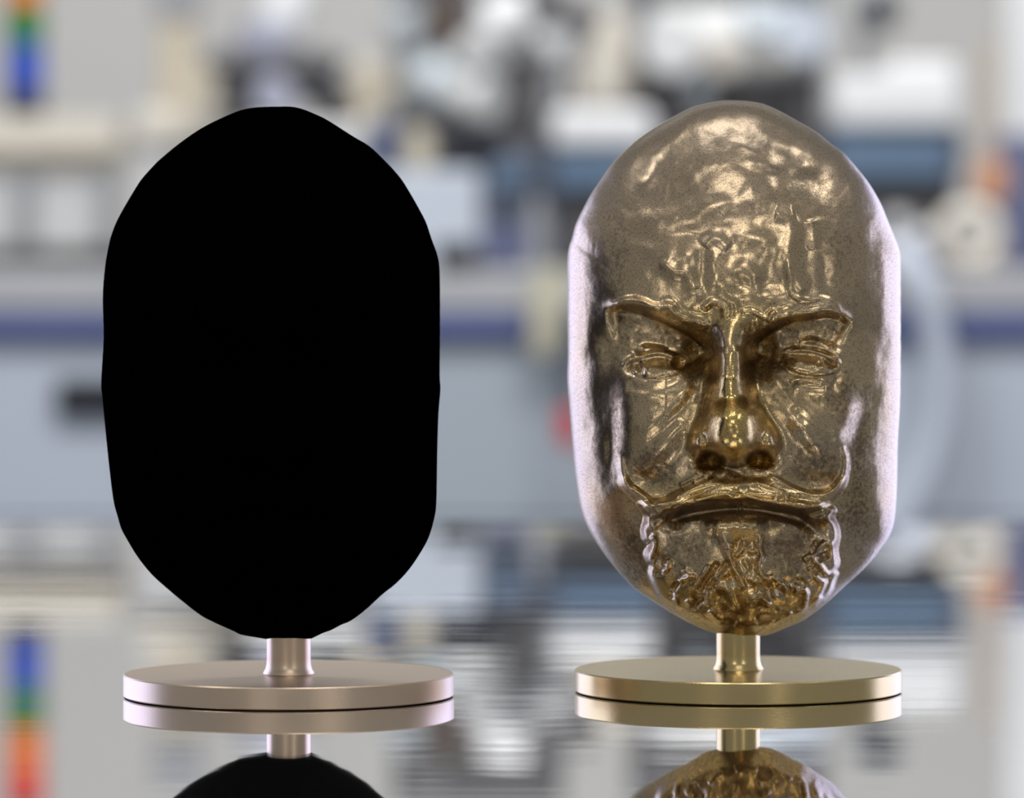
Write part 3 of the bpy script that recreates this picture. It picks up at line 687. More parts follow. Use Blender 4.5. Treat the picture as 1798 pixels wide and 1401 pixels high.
def mask_mesh(name, outline, centre, shift, k, y0, nu, nv, material, parent, depth=196.0, back=70.0):
    cx, cy = centre
    O = np.array(catmull(outline + [outline[0]], 4))[:-1]
    th = np.arctan2(O[:, 1] - cy, O[:, 0] - cx); rr = np.hypot(O[:, 0] - cx, O[:, 1] - cy)
    o = np.argsort(th); th = th[o]; rr = rr[o]
    th = np.concatenate([th - 2 * np.pi, th, th + 2 * np.pi]); rr = np.concatenate([rr, rr, rr])
    u, v = np.meshgrid(np.linspace(-1, 1, nu), np.linspace(-1, 1, nv))
    x = u * np.sqrt(1 - v * v / 2); y = v * np.sqrt(1 - u * u / 2)
    t = np.clip(np.hypot(x, y), 0, 1)
    s = 1 - (1 - t) ** 1.3
    s[0, :] = s[-1, :] = 1; s[:, 0] = s[:, -1] = 1
    # direction measured in an oval, so that rays spread evenly around the capsule
    an = np.arctan2(y * 470, x * 292)
    R = np.interp(an, th, rr)
    px = cx + s * R * np.cos(an); py = cy + s * R * np.sin(an)
    dome = depth * np.sqrt(np.clip(1 - s ** 2.5, 0, 1))
    lo = np.clip((py - cy - 250) / 120, 0, 1)
    fade = np.clip((1 - s) / (0.10 - 0.06 * lo), 0, 1); fade = fade * fade * (3 - 2 * fade)
    d = dome + sample(H, px + shift, py) * fade
    f = (DS + y0 - d * PX) / DS
    vx = (px - CX) * PX * f; vz = HC + (HY - py) * PX * f; vy = y0 - d * PX * k
    V = np.stack([vx, vy, vz], -1).reshape(-1, 3)
    idx = np.arange(nu * nv).reshape(nv, nu)
    F = np.stack([idx[:-1, :-1], idx[:-1, 1:], idx[1:, 1:], idx[1:, :-1]], -1).reshape(-1, 4)
    # back shell, from the rim loop inwards
    loop = np.concatenate([idx[0, :], idx[1:, -1], idx[-1, -2::-1], idx[-2:0:-1, 0]])
    lp = loop; base = len(V); rows = [loop]
    lx = px.reshape(-1)[loop]; ly = py.reshape(-1)[loop]
    fb = (DS + y0) / DS
    extra = []
    n = 14
    for i in range(1, n + 1):
        q = 1 - (i / n) ** 2.0 if i < n else 0.004
        q = max(q, 0.004)
        b = back * math.sqrt(max(0, 1 - q ** 2.35))
        ex = cx + (lx - cx) * q; ey = cy + (ly - cy) * q
        extra.append(np.stack([(ex - CX) * PX * fb, np.full_like(ex, y0 + b * PX * k), HC + (HY - ey) * PX * fb], -1))
        rows.append(base + (i - 1) * len(loop) + np.arange(len(loop)))
    V = np.concatenate([V] + extra)
    FB = []
    for a, b in zip(rows, rows[1:]):
        FB.append(np.stack([a, b, np.roll(b, -1), np.roll(a, -1)], -1))
    Fa = np.concatenate([F] + FB).astype(np.int32)
    me = bpy.data.meshes.new(name)
    pl = parent_loc(parent)
    V = V - np.array(pl)
    me.vertices.add(len(V)); me.vertices.foreach_set('co', V.astype(np.float32).ravel())
    me.loops.add(Fa.size); me.loops.foreach_set('vertex_index', Fa.ravel())
    me.polygons.add(len(Fa)); me.polygons.foreach_set('loop_start', np.arange(0, Fa.size, 4, dtype=np.int32))
    me.polygons.foreach_set('loop_total', np.full(len(Fa), 4, np.int32))
    me.polygons.foreach_set('use_smooth', np.ones(len(Fa), bool))
    me.update(calc_edges=True)
    for nm, A in (('polish', POLISH), ('patina_shade', PATINA_SHADE)):
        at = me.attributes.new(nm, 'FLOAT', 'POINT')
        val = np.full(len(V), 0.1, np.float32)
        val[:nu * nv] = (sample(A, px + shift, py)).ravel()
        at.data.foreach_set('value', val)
    me.materials.append(M[material])
    ob = bpy.data.objects.new(name, me); COL.objects.link(ob); ob.parent = parent
    return ob


# ------------------------------------------------------------------ setting
YB = Y(2.74)                       # front of the laboratory bench
ZW = Z(480, 2.74)                  # its worktop
m = MB(); m.box(-9, 9, -4.5, 9.6, -0.95, -0.90); tag(m.build('floor', 'floor'), 'grey vinyl laboratory floor', kind='structure')
m = MB(); m.box(-9, 9, 9.5, 9.65, -0.90, 3.0); tag(m.build('wall_back', 'wall'), 'pale painted laboratory wall behind the equipment', kind='structure')

# ------------------------------------------------------------------ steel table
YE = HC * (DS / PX) / (920 - HY) - DS
tb = thing('steel_table', 'large brushed stainless steel table reflecting both sculptures', 'table', (0, 0.45, -0.90))
m = MB(); m.box(-1.5, 1.5, -0.85, YE, -0.035, 0.0, 0.0025, 3); m.build('tabletop', 'steel', tb, smooth=False)
for sx in (-1.38, 1.38):
    for sy in (-0.72, YE - 0.14):
        m = MB(); m.box(sx - 0.03, sx + 0.03, sy - 0.03, sy + 0.03, -0.90, -0.035, 0.004); m.build('leg', 'chrome', tb)
for sy in (-0.72, YE - 0.14):
    m = MB(); m.box(-1.35, 1.35, sy - 0.015, sy + 0.015, -0.12, -0.037, 0.003); m.build('rail', 'chrome', tb)


# ------------------------------------------------------------------ the two sculptures
def stand(root, cxpx, y0, material):
    k = 1 + y0 / DS
    x = X(cxpx, k)
    R = 0.0870
    m = MB(); m.cyl((x, y0, 0.0), (x, y0, 0.0006), R - 0.0025, 96); m.build('foot_pad', 'pad', root)
    z0, z1 = 0.0005, 0.0120
    m = MB()
    m.lathe([(0, z0), (R - 0.0006, z0), (R, z0 + 0.0006), (R, z1 - 0.0007), (R - 0.0007, z1), (0.016, z1), (0, z1)], (x, y0, 0), 'Z', 160)
    m.build('base_disc', material, root)
    r = 0.0116
    m = MB()
    m.lathe([(0, z1 - 0.001), (r + 0.0020, z1 - 0.001), (r + 0.0018, z1 + 0.0006), (r + 0.0008, z1 + 0.0022), (r + 0.0002, z1 + 0.0045), (r, z1 + 0.008), (r, 0.0365), (r - 0.002, 0.0385), (0, 0.0385)], (x, y0, 0), 'Z', 64)
    m.build('stem', material, root)


sb = thing('face_sculpture', 'ultra black coated oval mask, featureless silhouette, on a satin bronze disc stand', 'sculpture', (X(507, 1), 0, 0))
stand(sb, 507, 0.0, 'stand_satin')
mask_mesh('mask', OUT_BLACK, (476, 652), 811, 1.0, 0.0, 150, 230, 'black_coat', sb)
s2 = thing('face_sculpture', 'shiny cast bronze mask of a bearded man with curled moustache on a polished stand', 'sculpture', (X(1296, 1.0102), 0.028, 0))
stand(s2, 1296, 0.028, 'stand_polished')
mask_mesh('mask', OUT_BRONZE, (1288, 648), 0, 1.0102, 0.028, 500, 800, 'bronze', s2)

# ------------------------------------------------------------------ laboratory bench
bx0, bx1 = -1.9, 1.9
yb = YB
be = thing('laboratory_bench', 'long white laboratory bench with grey worktop and blue edge strip', 'bench', (0, yb + 0.6, -0.90))
z_t0, z_b0, z_b1 = Z(548, 2.74), Z(591, 2.74), Z(553, 2.74)
m = MB(); m.box(bx0, bx1, yb, yb + 1.85, z_t0, ZW, 0.006); m.build('worktop', 'worktop', be)
m = MB(); m.box(bx0, bx1, yb + 0.004, yb + 0.05, z_b0, z_t0, 0.003); m.build('edge_strip', 'blue_trim', be)
m = MB(); m.box(bx0, bx1, yb + 0.05, yb + 1.8, -0.82, z_t0); m.build('carcass', 'bench_white', be)
m = MB(); m.box(bx0, bx1, yb + 0.09, yb + 1.75, -0.90, -0.82); m.build('plinth', 'darkgrey', be)
for i, (pa, pb) in enumerate([(-1400, -560), (-550, 282), (290, 1122), (1130, 1962), (1970, 2800)]):
    xa, xb_ = X(pa, 2.74), X(pb, 2.74)
    xa = max(xa, bx0 + 0.01); xb_ = min(xb_, bx1 - 0.01)
    for (za, zb_) in ((z_b0 - 0.265, z_b0 - 0.004), (z_b0 - 0.55, z_b0 - 0.27), (-0.81, z_b0 - 0.555)):
        m = MB(); m.box(xa, xb_, yb + 0.028, yb + 0.05, za, zb_, 0.004); d = m.build('drawer', 'bench_darker' if i == 2 else 'bench_white', be)
        if i in (1, 4) :
            hx = X(188, 2.74) if i == 1 else X(2500, 2.74)
            zc = Z(697, 2.74) - (z_b0 - 0.004 - zb_)
            m = MB(); m.box(hx - 0.074, hx + 0.074, yb + 0.004, yb + 0.030, zc - 0.024, zc + 0.024, 0.006); m.build('handle', 'handle_black', d)


def boxpx(m, x0, x1, y0, y1, k, dep, bev=0.006):
    """a box whose front face covers the given photograph rectangle at depth factor k"""
    m.box(X(x0, k), X(x1, k), Y(k), Y(k) + dep, Z(y1, k), Z(y0, k), bev)
    return m


def zpx(k, z=None):
    """photograph row of the worktop at depth factor k"""
    z = ZW if z is None else z
    return HY + (HC - z) / (PX * k)


# shelf unit on the left with the signal tower
k = 3.3
su = thing('shelf_unit', 'cream topped shelf unit on bench under the signal tower', 'shelf', (X(60, k), Y(k), ZW))
m = boxpx(MB(), -160, 208, 205, 266, k, 0.34); m.build('shelf_board', 'cream', su)
m = boxpx(MB(), -150, 206, 266, 290, k + 0.01, 0.30, 0.003); m.build('apron', 'beige', su)
for a, b in ((28, 62), (-150, -118), (176, 206)):
    m = boxpx(MB(), a, b, 288, zpx(k) - 16, k + 0.01, 0.035, 0.004); m.build('post', 'grey', su)
m = boxpx(MB(), -150, 206, 288, zpx(k) - 15, k + 0.022, 0.015, 0.002); m.build('back_panel', 'white', su)
m = boxpx(MB(), -160, 208, zpx(k) - 30, zpx(k), k - .004, 0.32, 0.003); m.build('base_rail', 'slate_dark', su)
k = 3.38
tx = X(41, k); ty = Y(k) + 0.03; r = 33 * PX * k
tl = thing('signal_tower_light', 'stacked signal tower light, red amber green and blue lenses', 'light', (tx, ty, Z(205, 3.3)))
zz = Z(205, 3.3)
m = MB(); m.cyl((tx, ty, zz), (tx, ty, Z(160, k)), r); m.build('base', 'black', tl)
for nm, a, b in (('lens_blue', 160, 76), ('lens_green', 76, 8), ('lens_amber', 8, -64), ('lens_red', -64, -138)):
    m = MB()
    z0, z1 = Z(a, k), Z(b, k)
    m.lathe([(0, z0), (r * 0.9, z0), (r * 0.9, z0 + 0.003), (r, z0 + 0.004), (r, z1 - 0.004), (r * 0.9, z1 - 0.003), (r * 0.9, z1), (0, z1)], (tx, ty, 0), 'Z', 40)
    m.build('lens', nm, tl)
m = MB(); m.lathe([(r, Z(-138, k)), (r, Z(-150, k)), (r * 0.6, Z(-158, k)), (0, Z(-160, k))], (tx, ty, 0), 'Z', 40); m.build('cap', 'black', tl)

# white cabinet with beige column
k = 3.05
wc = thing('instrument_cabinet', 'cream instrument cabinet beside the shelf unit carrying a beige column', 'cabinet', (X(330, k), Y(k), ZW))
m = boxpx(MB(), 244, 420, 252, zpx(k), k + 0.01, 0.4); m.build('body', 'offwhite', wc)
m = boxpx(MB(), 238, 424, 190, 251, k, 0.42, 0.01); m.build('lid', 'cream', wc)
m = boxpx(MB(), 262, 402, 300, 450, k + 0.004, 0.03); dd = m.build('door', 'white', wc)
m = boxpx(MB(), 268, 274, 350, 390, k - 0.001, 0.016, 0.003); m.build('handle', 'darkgrey', dd)
k = 3.1
cl = thing('beige_column', 'tall beige square column standing on the cream cabinet', 'column', (X(308, k), Y(k) + .05, Z(190, 3.05)))
m = boxpx(MB(), 276, 344, 34, 184, k, 0.07, 0.008); m.build('shaft', 'beige', cl)
m = MB(); m.box(X(268, k), X(352, k), Y(k) - 0.006, Y(k) + 0.076, Z(190, 3.05), Z(183, k), 0.003); m.build('foot', 'beige', cl)
m = boxpx(MB(), 270, 350, -60, 36, k - 0.002, 0.08, 0.01); m.build('head', 'grey', cl)

# grey instrument with the microscope on top
k = 2.98
gi = thing('grey_instrument', 'grey instrument housing on bench, half hidden by the black mask', 'instrument', (X(530, k), Y(k), ZW))
m = boxpx(MB(), 432, 640, 213, zpx(k), k, 0.42, 0.012); m.build('housing', 'offwhite', gi)
m = boxpx(MB(), 450, 620, 260, 440, k - 0.004, 0.02, 0.004); m.build('front_panel', 'grey', gi)
k = 3.0
mi = thing('microscope', 'black microscope with round steel knobs above the black mask', 'microscope', (X(480, k), Y(k) + .1, Z(213, 2.98)))
zb_ = Z(213, 2.98)
zm = Z(184, 3.05)
for px in (450, 590):
    m = MB(); m.cyl((X(px, k), Y(k) + .1, zb_), (X(px, k), Y(k) + .1, zm + .002), .03); m.build('foot', 'black', mi)
m = MB(); m.box(X(372, k), X(602, k), Y(k), Y(k) + 0.2, zm, Z(138, k), 0.012); m.build('stage', 'black', mi)
m = boxpx(MB(), 358, 592, 84, 139, k + 0.01, 0.18, 0.018); m.build('body', 'darkgrey', mi)
m = boxpx(MB(), 560, 603, 92, 120, k + 0.015, 0.15, 0.012); m.build('arm', 'darkgrey', mi)
m = MB(); m.lathe([(0, 0), (.030, 0), (.038, .008), (.042, .03), (.042, .06), (.03, .066), (0, .068)], (X(462, k), Y(k) + .055, Z(106, k)), 'Z', 36); m.build('objective_turret', 'lilac_grey', mi)
m = MB(); m.lathe([(0, 0), (.033, 0), (.035, .006), (.032, .026), (.026, .034), (0, .036)], (X(482, k), Y(k) - .004, Z(172, k)), (0, -1, 0), 36).cyl((X(482, k), Y(k) + .01, Z(172, k)), (X(482, k), Y(k) - .01, Z(172, k)), .009); m.build('focus_knob', 'lilac_grey', mi)
m = MB(); m.lathe([(0, 0), (.026, 0), (.029, .004), (.027, .02), (0, .024)], (X(352, k), Y(k) + 0.02, Z(152, k)), (0, -1, 0), 32); m.build('side_knob', 'beige', mi)
m = MB(); m.cyl((X(352, k), Y(k) + 0.02, Z(152, k)), (X(380, k), Y(k) + 0.05, Z(152, k)), 0.008); m.build('shaft', 'darkgrey', mi)
m = MB(); m.cyl((X(470, k), Y(k) + .1, Z(86, k)), (X(520, k), Y(k) + .1, Z(-40, k)), .045, r1=.038); m.build('eyepiece_tube', 'white', mi)
cb_ = thing('reagent_bottle', 'cream bottle with cap right of the microscope', 'bottle', (X(640, 2.99), Y(2.99) + .02, zb_))
zz = zb_; k = 2.99; r = 26 * PX * k; h = Z(98, k) - zz; x = X(640, k); y = Y(k) + .045
m = MB(); m.lathe([(0, 0), (r * .95, 0), (r, .004), (r, h * .78), (r * .5, h * .88), (r * .5, h * .9), (0, h * .9)], (x, y, zz), 'Z', 32); m.build('body', 'beige', cb_)
m = MB(); m.cyl((x, y, zz + h * .86), (x, y, zz + h), r * .6); m.build('cap', 'cream', cb_)

# power supply stack in the middle
k = 2.86
ps = thing('power_supply', 'pale grey power supply box on bench right of the black mask', 'instrument', (X(750, k), Y(k), ZW))
m = boxpx(MB(), 652, 842, 298, zpx(k), k, 0.36, 0.010); m.build('housing', 'bench_white', ps)
for px in (690, 730, 770):
    m = MB(); m.cyl((X(px, k), Y(k) + .002, Z(440, k)), (X(px, k), Y(k) - .012, Z(440, k)), .008); m.build('dial', 'darkgrey', ps)
k = 2.80
bk = thing('black_adapter', 'small black box on bench against the power supply', 'adapter', (X(800, k), Y(k), ZW))
m = boxpx(MB(), 766, 838, 424, zpx(k), k, 0.05, 0.008); m.build('casing', 'black', bk)
m = MB(); m.tube([(X(832, k), Y(k) + .02, Z(458, k)), (X(852, k), Y(k) + .02, Z(462, k)), (X(862, k), Y(k) + .05, ZW + .004), (X(866, k), Y(k) + .14, ZW + .004)], .004); m.build('cable', 'black', bk)
k = 2.9
zt = Z(298, 2.86)
vb = thing('control_box', 'violet grey control box on the power supply, left end', 'instrument', (X(672, k), Y(k), zt))
m = MB(); m.box(X(640, k), X(704, k), Y(k), Y(k) + .2, zt, Z(214, k), .008); m.build('casing', 'slate', vb)
m = boxpx(MB(), 650, 694, 228, 262, k - .002, .008, .002); m.build('display', 'violet_grey', vb)
cn = thing('gas_canister', 'grey canister on the power supply between two boxes', 'canister', (X(732, k), Y(k), zt))
r = 27 * PX * k
m = MB(); h = Z(222, k) - zt; m.lathe([(0, 0), (r * .9, 0), (r, .006), (r, h * .8), (r * .75, h * .93), (r * .3, h * .96), (0, h * .96)], (X(732, k), Y(k) + .05, zt), 'Z', 32); m.build('body', 'beige', cn)
m = MB(); m.cyl((X(732, k), Y(k) + .05, zt + h * .93), (X(732, k), Y(k) + .05, zt + h * 1.06), r * .3); m.build('valve', 'grey', cn)
k = 2.93
mo = thing('small_monitor', 'small black monitor on the power supply, right end', 'monitor', (X(822, k), Y(k), zt))
m = boxpx(MB(), 780, 880, 213, 290, k, .03, .006); m.build('housing', 'black', mo)
m = boxpx(MB(), 788, 872, 221, 282, k - .001, .006, .001); m.build('screen', mat('dark_screen', (0.018, 0.02, 0.028), 0.2), mo)
m = MB(); m.box(X(800, k), X(836, k), Y(k) + .03, Y(k) + .06, zt, Z(250, k), .004); m.build('foot', 'darkgrey', mo)

# slate enclosure behind the gap
k = 3.08
se = thing('slate_enclosure', 'tall slate blue enclosure on bench between the two masks', 'instrument', (X(920, k), Y(k), ZW))
m = boxpx(MB(), 838, 996, 262, zpx(k), k, .36, .01); m.build('housing', 'slate', se)
m = boxpx(MB(), 848, 938, 400, 464, k - .004, .02, .004); m.build('front_panel', 'violet_grey', se)
m = boxpx(MB(), 860, 925, 285, 330, k - .004, .02, .004); m.build('display', 'blue_grey', se)
k = 2.94
gc = thing('glass_cylinder_cover', 'pale grey upright cylinder on bench before the slate enclosure', 'vessel', (X(944, k), Y(k), ZW))
r = 18 * PX * k; h = Z(362, k) - ZW
m = MB(); m.lathe([(0, 0), (r * 1.3, 0), (r * 1.3, .01), (r, .012), (r, h - .012), (r * .6, h), (0, h)], (X(944, k), Y(k) + .04, ZW), 'Z', 32); m.build('body', 'grey', gc)
m = MB(); m.cyl((X(944, k), Y(k) + .04, ZW + h - .003), (X(944, k), Y(k) + .04, ZW + h + .02), r * .4); m.build('knob', 'chrome', gc)

# two analysers with white lids
def analyser(label, x0, x1, ytop, ymid, ybot, k, dep):
    t = thing('analyser', label, 'instrument', (X((x0 + x1) / 2, k), Y(k), ZW), None)
    m = boxpx(MB(), x0, x1, ytop, ymid, k - .01, dep, .016); m.build('lid', 'white', t)
    m = boxpx(MB(), x0 + 6, x1 - 4, ymid, ybot, k, dep - .03, .006); m.build('body', 'blue_grey', t)
    m = boxpx(MB(), x0 + 12, x1 - 10, ybot, zpx(k), k + .02, dep - .06, .004); m.build('pedestal', 'darkgrey', t)
    return t


a1 = analyser('blue grey analyser with rounded white lid, left of the bronze mask', 968, 1150, 190, 256, 330, 3.0, .2)
a2 = analyser('wide blue grey analyser with bright white lid, right of the bronze mask', 1460, 1690, 128, 222, 312, 3.0, .32)
m = boxpx(MB(), 1560, 1686, 104, 140, 2.995, .25, .014); m.build('hatch', 'white', a2)
m = boxpx(MB(), 1668, 1692, 228, 306, 2.994, .05, .004); m.build('side_trim', 'slate', a2)
k = 2.9
for i, (pa, pb, pt, mt_, lb) in enumerate([(1560, 1604, 372, 'grey', 'grey tin on bench below the wide analyser'), (1600, 1668, 398, 'violet_grey', 'violet grey tin on bench right of a grey tin')]):
    t = thing('storage_tin', lb, 'tin', (X((pa + pb) / 2, k), Y(k) + .04, ZW))
    r = (pb - pa) / 2 * PX * k; h = Z(pt, k) - ZW
    m = MB(); m.lathe([(0, 0), (r, 0), (r, h - .008), (r * .96, h - .006), (0, h - .006)], (X((pa + pb) / 2, k), Y(k) + .06, ZW), 'Z', 32); m.build('body', mt_, t)
    m = MB(); m.lathe([(r * 1.03, h - .02), (r * 1.03, h), (0, h + .002)], (X((pa + pb) / 2, k), Y(k) + .06, ZW), 'Z', 32); m.build('lid', 'offwhite', t)


# ------------------------------------------------------------------ vacuum chambers at the top
def port(root, p, d, r, L, material='chrome_pale'):
    """a flanged port: neck, rim flange and blank plate"""
    d = Vector(d).normalized(); p = Vector(p)
    m = MB(); m.lathe([(0, 0), (r * .72, 0), (r * .72, L * .7), (r, L * .7 + .001), (r, L * .7 + .012), (r * .97, L * .7 + .013), (r * .97, L), (r * .88, L + .004), (0, L + .004)], p, d, 32)
    o = m.build('flange_port', material, root)
    m = MB()
    a = d.orthogonal().normalized(); b = d.cross(a)
    for i in range(8):
        c = p + d * (L + .003) + (a * math.cos(i * math.pi / 4) + b * math.sin(i * math.pi / 4)) * r * .84
        m.lathe([(r * .07, -.004), (r * .07, .004), (0, .005)], c, d, 6)
    bo = m.build('flange_bolts', 'grey', o); bo['kind'] = 'stuff'


k = 3.12; yc = Y(k) + .10
vc = thing('vacuum_chamber', 'pale steel vacuum chamber with flanged ports above the power supply', 'vacuum chamber', (X(770, k), yc, ZW))
P = lambda px, py, dy=0.0: Vector((X(px, k), yc + dy, Z(py, k)))
m = MB(); m.sphere(P(758, 142), 56 * PX * k, sub=36); m.build('chamber_body', 'chrome_pale', vc)
port(vc, P(800, 165, -.02), (.75, -.6, -.15), 46 * PX * k, .07, 'offwhite')
port(vc, P(810, 95, 0), (.9, -.4, .35), 44 * PX * k, .07, 'offwhite')
port(vc, P(720, 80, 0), (-.25, -.35, .9), 38 * PX * k, .06, 'chrome_pale')
port(vc, P(700, 150, 0), (-.6, -.8, 0), 22 * PX * k, .05, 'beige')
m = MB(); m.cyl(P(760, 190), Vector((X(760, k), yc, ZW)), .03); m.build('pedestal', 'darkgrey', vc)
m = MB(); m.cyl(P(772, 78), P(786, -10), .036); m.build('motor', 'brown', vc)
m = MB(); m.cyl(P(846, 40, -.02), P(930, 20, -.02), .045); m.build('manifold', 'white', vc)
m = MB(); m.tube([P(830, 60), P(838, 52), P(850, 36)], .014); m.build('pipe', 'chrome', vc)

k = 3.2; yc = Y(k) + .05
cv = thing('cream_vessel', 'large cream pressure vessel with dark clamp arm beside the vacuum chamber', 'vessel', (X(1060, k), yc, ZW))
r = 54 * PX * k
m = MB(); m.lathe([(0, Z(200, k)), (r * .7, Z(196, k)), (r * .95, Z(182, k)), (r, Z(165, k)), (r, Z(62, k)), (r * .9, Z(40, k)), (r * .6, Z(26, k)), (0, Z(20, k))], (X(1060, k), yc, 0), 'Z', 40); m.build('shell', 'cream', cv)
m = MB(); m.cyl((X(1060, k), yc, Z(198, k)), (X(1060, k), yc, ZW), r * .35); m.build('pedestal', 'darkgrey', cv)
m = MB(); m.tube([P(1050, 38, -.05), P(1010, 26, -.05), P(955, 34, -.05), P(940, 44, -.05)], .022); m.build('clamp_arm', 'darkgrey', cv)
m = MB(); m.tube([P(1012, 60, -.04), P(985, 105, -.06), P(962, 170, -.06), P(955, 215, -.06)], .017); m.build('drain_pipe', 'grey', cv)
m = MB(); m.lathe([(0, 0), (.03, 0), (.034, .004), (.034, .02), (0, .024)], P(968, 66, -.04), (.3, -.9, .2), 28); m.build('gauge', 'offwhite', cv)

k = 3.14; yc = Y(k) + .12
v2 = thing('vacuum_chamber', 'horizontal white vacuum cylinder with round flanges above the bronze mask', 'vacuum chamber', (X(1290, k), yc, ZW))
m = MB(); m.cyl(P(1150, 70), P(1440, 64), 66 * PX * k, 40); m.build('chamber_body', 'offwhite', v2)
port(v2, P(1190, 78, -.03), (-.15, -1, 0), 58 * PX * k, .06, 'offwhite')
port(v2, P(1268, 88, -.03), (.1, -1, -.2), 34 * PX * k, .06, 'cream')
port(v2, P(1330, 40, -.03), (.1, -1, .25), 36 * PX * k, .05, 'chrome_pale')
port(v2, P(1400, 58, -.03), (.15, -1, .05), 56 * PX * k, .06, 'bench_white')
port(v2, P(1230, 145, 0), (0, -1, -.3), 24 * PX * k, .05, 'chrome_pale')
for px in (1180, 1420):
    m = MB(); m.cyl((X(px, k), yc, Z(110, k)), (X(px, k), yc, ZW), .028); m.build('leg', 'darkgrey', v2)
m = MB(); m.cyl((X(1372, k), yc - .08, Z(112, k)), (X(1372, k), yc - .08, Z(70, k)), .014); m.build('yellow_valve', 'yellow', v2)
m = MB(); m.tube([P(1130, 150, .02), P(1200, 165, .02), P(1300, 160, .02), P(1390, 150, .02), P(1440, 120, .02)], .026); m.build('exhaust_pipe', 'darkgrey', v2)

# grey equipment racks closing the view behind the chambers
def rack(label, x0, x1, k):
    t = thing('equipment_rack', label, 'rack', (X((x0 + x1) / 2, k), Y(k) + .1, ZW))
    m = boxpx(MB(), x0, x1, -120, zpx(k), k + .01, .2, .004); m.build('casing', 'rack_grey', t)
    for i in range(5):
        a = -110 + i * 112
        m = boxpx(MB(), x0 + 10, x1 - 10, a, a + 104, k, .03, .004); q = m.build('drawer_unit', 'rack_grey' if i % 2 else 'darkgrey', t)
        m = boxpx(MB(), x0 + 30, x0 + 90, a + 40, a + 60, k - .004, .016, .003); m.build('handle', 'grey', q)


rack('grey equipment rack behind the round vacuum chamber', 690, 990, 3.25)
rack('grey equipment rack behind the horizontal vacuum cylinder', 1110, 1450, 3.25)

# dark camera on an arm, right
k = 3.1; yc = Y(k) + .1
dc = thing('inspection_camera', 'dark inspection camera on a pole behind the wide analyser', 'camera', (X(1545, k), yc + .3, ZW))
m = MB(); m.cyl(P(1545, 14, .02), P(1545, 14, -.08), 44 * PX * k); m.build('housing', 'grey', dc)
m = MB(); m.cyl(P(1545, 14, -.078), P(1545, 14, -.1), 26 * PX * k); m.build('lens', 'black', dc)
m = MB(); m.cyl((X(1545, k), yc + .3, ZW), (X(1545, k), yc + .3, Z(10, k)), .012); m.build('pole', 'grey', dc)
m = MB(); m.cyl((X(1545, k), yc + .31, Z(14, k)), P(1545, 14, .01), .012); m.build('bracket', 'grey', dc)

# right hand edge: white pillar, tan pipe, orange and cream hoses, violet cabinet
k = 3.2; yc = Y(k)
wp = thing('white_pillar', 'white square pillar at the right edge behind the tan pipe', 'pillar', (X(1800, k), yc + .1, ZW))
m = boxpx(MB(), 1764, 1850, -120, 240, k, .09, .008); m.build('shaft', 'white', wp)
m = boxpx(MB(), 1756, 1858, 236, zpx(k), k - .005, .1, .006); m.build('base_cabinet', 'violet_grey', wp)
k = 3.0; yc = Y(k) + .05
tp = thing('tan_pipe', 'thin tan standpipe with orange sleeve near the white pillar', 'pipe', (X(1741, k), yc, ZW))
m = MB(); m.cyl((X(1741, k), yc, ZW), (X(1741, k), yc, Z(70, k)), 9 * PX * k); m.build('riser', 'tan', tp)
m = MB(); m.lathe([(.0, Z(352, k)), (.020, Z(352, k)), (.028, Z(340, k)), (.028, Z(295, k)), (.018, Z(282, k)), (0, Z(280, k))], (X(1745, k), yc, 0), 'Z', 28); m.build('sleeve', 'orange', tp)
m = MB(); m.box(X(1722, k), X(1762, k), yc - .03, yc + .03, ZW, ZW + .012, .003); m.build('foot', 'tan', tp)
k = 2.86; yc = Y(k) + .06
ch = thing('coiled_hose', 'thick cream hose coil standing on the bench right of the tins', 'hose', (X(1708, k), yc, ZW))
cz = ZW + 62 * PX * k
m = MB()
pts = []
for i in range(0, 34):
    a = -math.pi * 0.5 + i * 2 * math.pi / 16
    rr = 45 * PX * k
    pts.append((X(1708, k) + rr * math.cos(a), yc + i * .0022 - .03, cz + rr * math.sin(a)))
m.tube(pts, 17 * PX * k, 14, 4); m.build('coil', 'cream', ch)
m = MB(); m.lathe([(0, 0), (.02, 0), (.02, .03), (0, .03)], pts[-1], (0, 1, 0), 20); m.build('coupling', 'beige', ch)

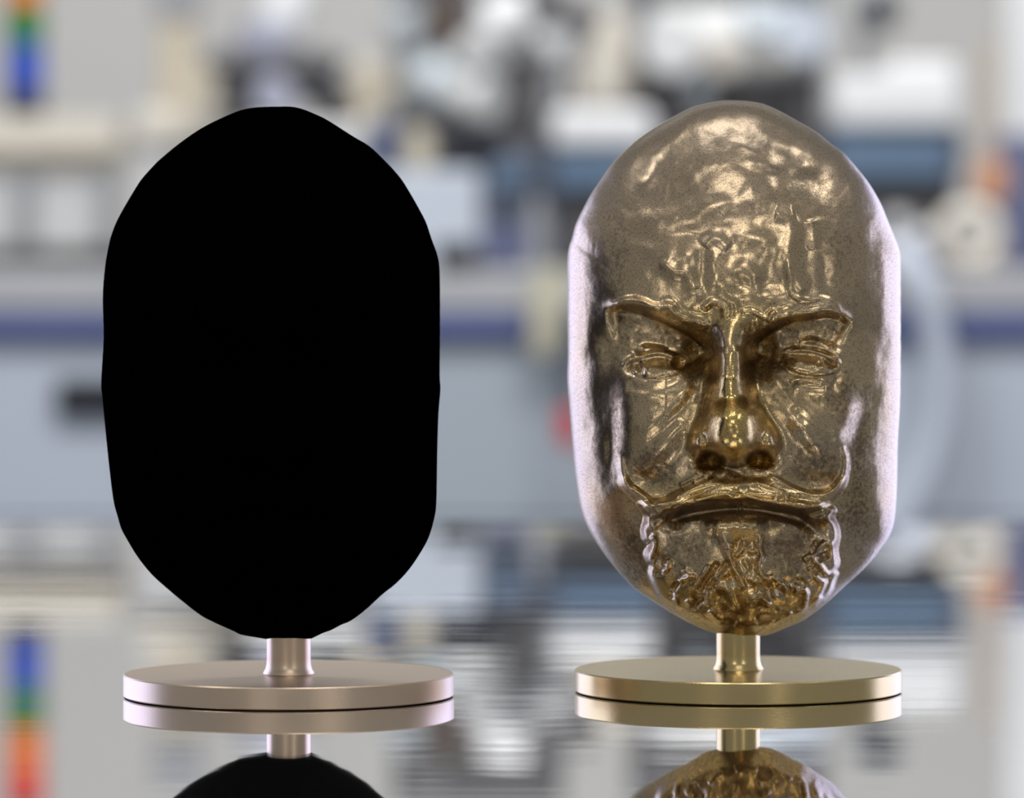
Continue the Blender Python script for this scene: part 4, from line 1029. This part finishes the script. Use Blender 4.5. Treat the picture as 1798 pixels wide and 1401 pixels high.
# things hanging at the bench front
k = 2.70; yc = Y(k)
gl = thing('cloth_glove', 'pale yellow work glove draped over the blue bench edge', 'glove', (X(962, k), YB - .02, Z(540, 2.7)))
P = lambda px, py, dy=0.0: Vector((X(px, k), YB - .022 + dy, Z(py, k)))
m = MB(); m.sphere(P(968, 540), .034, (1, .45, 1.25), 24); m.build('palm', 'yellow', gl)
for (a, b, c, d) in ((948, 560, 938, 612), (958, 568, 952, 626), (970, 568, 968, 622), (982, 562, 984, 606), (982, 528, 990, 562)):
    m = MB(); m.tube([P(a, b), P((a + c) / 2, (b + d) / 2, -.004), P(c, d)], .0095, 10); m.build('finger', 'yellow', gl)
m = MB(); m.box(X(940, k), X(996, k), YB - .034, YB + .05, ZW + .0006, ZW + .009, .003); m.build('cuff', 'yellow', gl)
m = MB(); m.box(X(944, k), X(992, k), YB - .034, YB - .012, Z(525, k), ZW + .009, .003); m.build('back', 'yellow', gl)
tl2 = thing('hand_tool', 'dark hand tool with red grip hanging beside the bronze mask', 'tool', (X(1000, k), YB - .03, Z(560, k)))
m = MB(); m.tube([P(1004, 548, -.034), P(1004, 640, -.034), P(1002, 724, -.034)], .011, 12); m.build('shaft', 'slate', tl2)
m = MB(); m.lathe([(0, 0), (.014, .002), (.018, .012), (.016, .03), (.018, .045), (.012, .054), (0, .055)], P(1002, 786, -.034), 'Z', 24); m.build('grip', 'red', tl2)
m = MB(); m.lathe([(.008, 0), (.016, .0), (.016, .006), (.008, .006)], P(1004, 540, -.030), (0, -1, 0), 20); m.build('hanging_ring', 'chrome', tl2)
m = MB(); m.cyl(P(1010, 536, .0255), P(1008, 536, -.04), .004); hk = m.build('hook', 'chrome', tl2)
ah = thing('suction_hose', 'wide pale hose curving down the bench front right of the bronze mask', 'hose', (X(1620, k), YB - .03, Z(520, k)))
m = MB(); m.tube([P(1545, 446, .16), P(1572, 444, .08), P(1602, 452, .0), P(1630, 510, -.03), P(1650, 590, -.03), P(1660, 670, -.03), P(1656, 750, -.03), P(1632, 835, -.03), P(1590, 915, -.03), P(1540, 985, -.03)], .0215, 18, 10); m.build('hose', 'hose', ah)
m = MB(); m.lathe([(0, 0), (.026, 0), (.026, .03), (0, .03)], P(1545, 446, .15), (-.3, 1, 0), 24); m.build('coupling', 'grey', ah)
